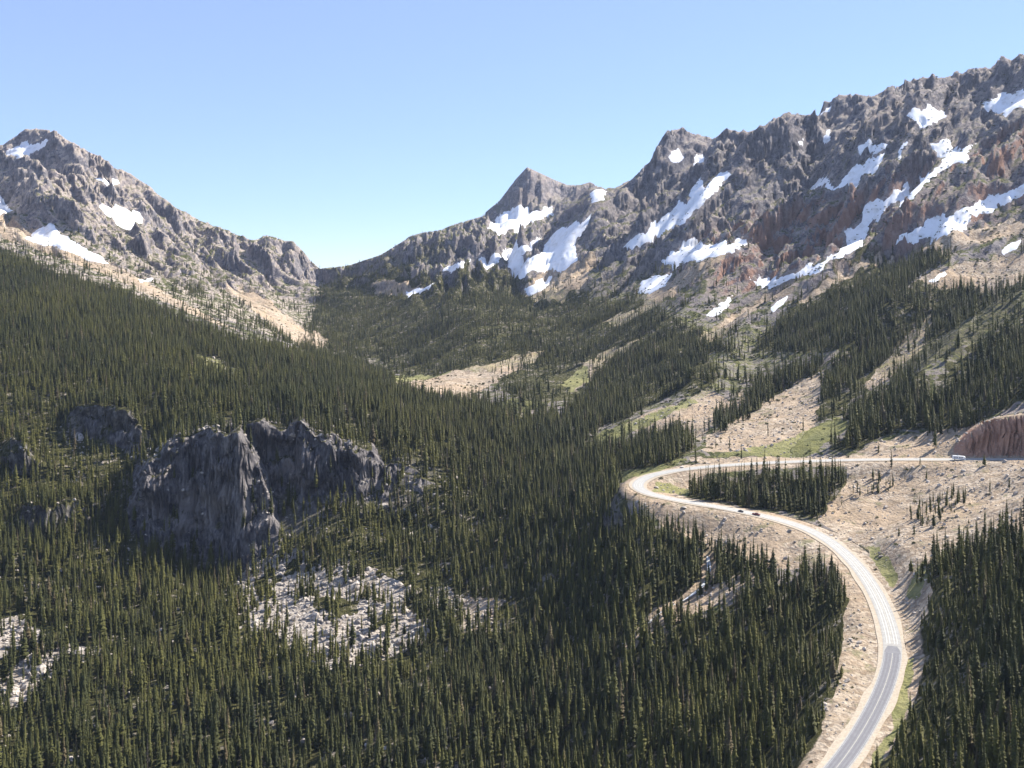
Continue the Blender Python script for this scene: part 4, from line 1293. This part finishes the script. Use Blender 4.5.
# motorhome
p, a = road_pose(nearest(961, 850), 2.4, True)
o = empty('motorhome', p, a); h = 5.2; w = 1.25
b = MB(); b.prism([(-h, .5), (-h, 3.0), (-h + .35, 3.35), (h - 1.9, 3.4), (h - .7, 3.1), (h - .25, 2.3), (h, 1.4), (h, .45)], -w, w); b.build('body', M_wpaint, o, .08)
for s in (-1, 1):
    st = MB(); st.box(-h + .2, h - .5, s * (w + .005) - .01, s * (w + .005) + .01, 1.1, 1.35); st.build('side_stripe', M_stripe, o)
    for x in (-3.6, -1.9, .2, 1.9):
        wn = MB(); wn.box(x, x + 1.1, s * (w + .012) - .015, s * (w + .012) + .015, 1.8, 2.5); wn.build('window', M_glass, o)
    m_ = MB(); m_.box(h - .55, h - .45, s * (w + .2) - .14, s * (w + .2) + .14, 1.7, 2.1); m_.build('wing_mirror', M_dark, o)
    q = MB(); q.box(h - .04, h + .03, s * .85 - .16, s * .85 + .16, .75, .98); q.build('headlight', M_lamp, o)
q = MB(); q.add([(h - .02 + .03, -w + .15, 1.5), (h + .01, w - .15, 1.5), (h - .21, w - .2, 2.35), (h - .21, -w + .2, 2.35)], [(0, 1, 2, 3)]); q.build('windscreen', M_glass, o)
q = MB(); q.box(-1.6, -.5, -.4, .4, 3.4, 3.66, 0, .08, .08); q.build('air_conditioner', M_wpaint, o)
for x in (-3.2, 3.5):
    for y in (-w + .1, w - .1): wheel(o, x, y, .45, .3)
tag(o, 'white motorhome driving along the upper road past the red rock cut', 'motorhome')

# road sign post at the paving seam, with two delineators up the bend
i = seam
p = (RD[i, 0] + NRM[i, 0] * 7.0, RD[i, 1] + NRM[i, 1] * 7.0, RD[i, 2] - .3)
p_alt = (RD[i, 0] - NRM[i, 0] * 7.0, RD[i, 1] - NRM[i, 1] * 7.0, RD[i, 2] - .3)
p = p if p[0] > p_alt[0] else p_alt
o = empty('road_sign', p, .2)
b = MB(); b.box(-.06, .06, -.06, .06, 0, 2.9); b.build('post', M_post, o)
b = MB(); b.box(-.4, .4, -.09, -.065, 1.9, 2.8); b.build('sign_panel', M_sign, o, .02)
tag(o, 'small dark road sign on a post where pale road meets grey road', 'road sign')

# ------------------------------------------------------------------ summer haze in the valley
b = MB(); b.box(-7600, 7600, -60, 7600, ZF.min() - 1, max(ZF.max(), 30) + 12)
hz = b.build('haze', []); tag(hz, kind='stuff')
mh = bpy.data.materials.new('thin_haze'); mh.use_nodes = True; nh_ = mh.node_tree; nh_.nodes.clear()
oo = nh_.nodes.new('ShaderNodeOutputMaterial'); pv = nh_.nodes.new('ShaderNodeVolumePrincipled')
pv.inputs['Color'].default_value = (.62, .74, 1.0, 1); pv.inputs['Density'].default_value = 2.0e-5; pv.inputs['Anisotropy'].default_value = .2
nh_.links.new(pv.outputs[0], oo.inputs['Volume']); hz.data.materials.append(mh)

# ------------------------------------------------------------------ light, sky, camera
el, azx, azy = math.radians(44), .86, .50
sun = bpy.data.lights.new('sun', 'SUN'); sun.energy = 5.0; sun.angle = math.radians(.53); sun.color = (1, .955, .88)
so = bpy.data.objects.new('sun', sun); COL.objects.link(so)
from mathutils import Vector
n_ = math.hypot(azx, azy)
dv = Vector((azx / n_ * math.cos(el), azy / n_ * math.cos(el), math.sin(el)))
so.rotation_euler = dv.to_track_quat('Z', 'Y').to_euler()
so.location = (0, 0, 500)
w = bpy.data.worlds.new('World'); SC.world = w; w.use_nodes = True
nt = w.node_tree; nt.nodes.clear()
sk = nt.nodes.new('ShaderNodeTexSky'); sk.sky_type = 'NISHITA'; sk.sun_disc = False
sk.sun_elevation = el; sk.sun_rotation = math.atan2(dv.x, dv.y)
sk.altitude = 1700; sk.air_density = .85; sk.dust_density = 0; sk.ozone_density = 4.5
bg = nt.nodes.new('ShaderNodeBackground'); bg.inputs[1].default_value = .102
wo = nt.nodes.new('ShaderNodeOutputWorld')
mxs = nt.nodes.new('ShaderNodeMix'); mxs.data_type = 'RGBA'; mxs.inputs[0].default_value = .5; mxs.inputs[7].default_value = (2.3, 2.9, 4.7, 1)
nt.links.new(sk.outputs[0], mxs.inputs[6]); nt.links.new(mxs.outputs[2], bg.inputs[0]); nt.links.new(bg.outputs[0], wo.inputs[0])

cam = bpy.data.cameras.new('camera'); co = bpy.data.objects.new('camera', cam); COL.objects.link(co)
cam.sensor_width = 36; cam.lens = 36 * F / 1024; cam.clip_end = 30000; cam.clip_start = 1
cam.shift_y = -(384 - HZ) / 1024
co.location = (0, 0, 0); co.rotation_euler = (math.radians(90), 0, 0)
SC.camera = co
vs_ = SC.view_settings
vs_.view_transform = 'Standard'; vs_.look = 'None'; vs_.gamma = 1; vs_.exposure = 1.12; vs_.use_curve_mapping = False
SC.cycles.max_bounces = 4; SC.cycles.diffuse_bounces = 2; SC.cycles.transparent_max_bounces = 8
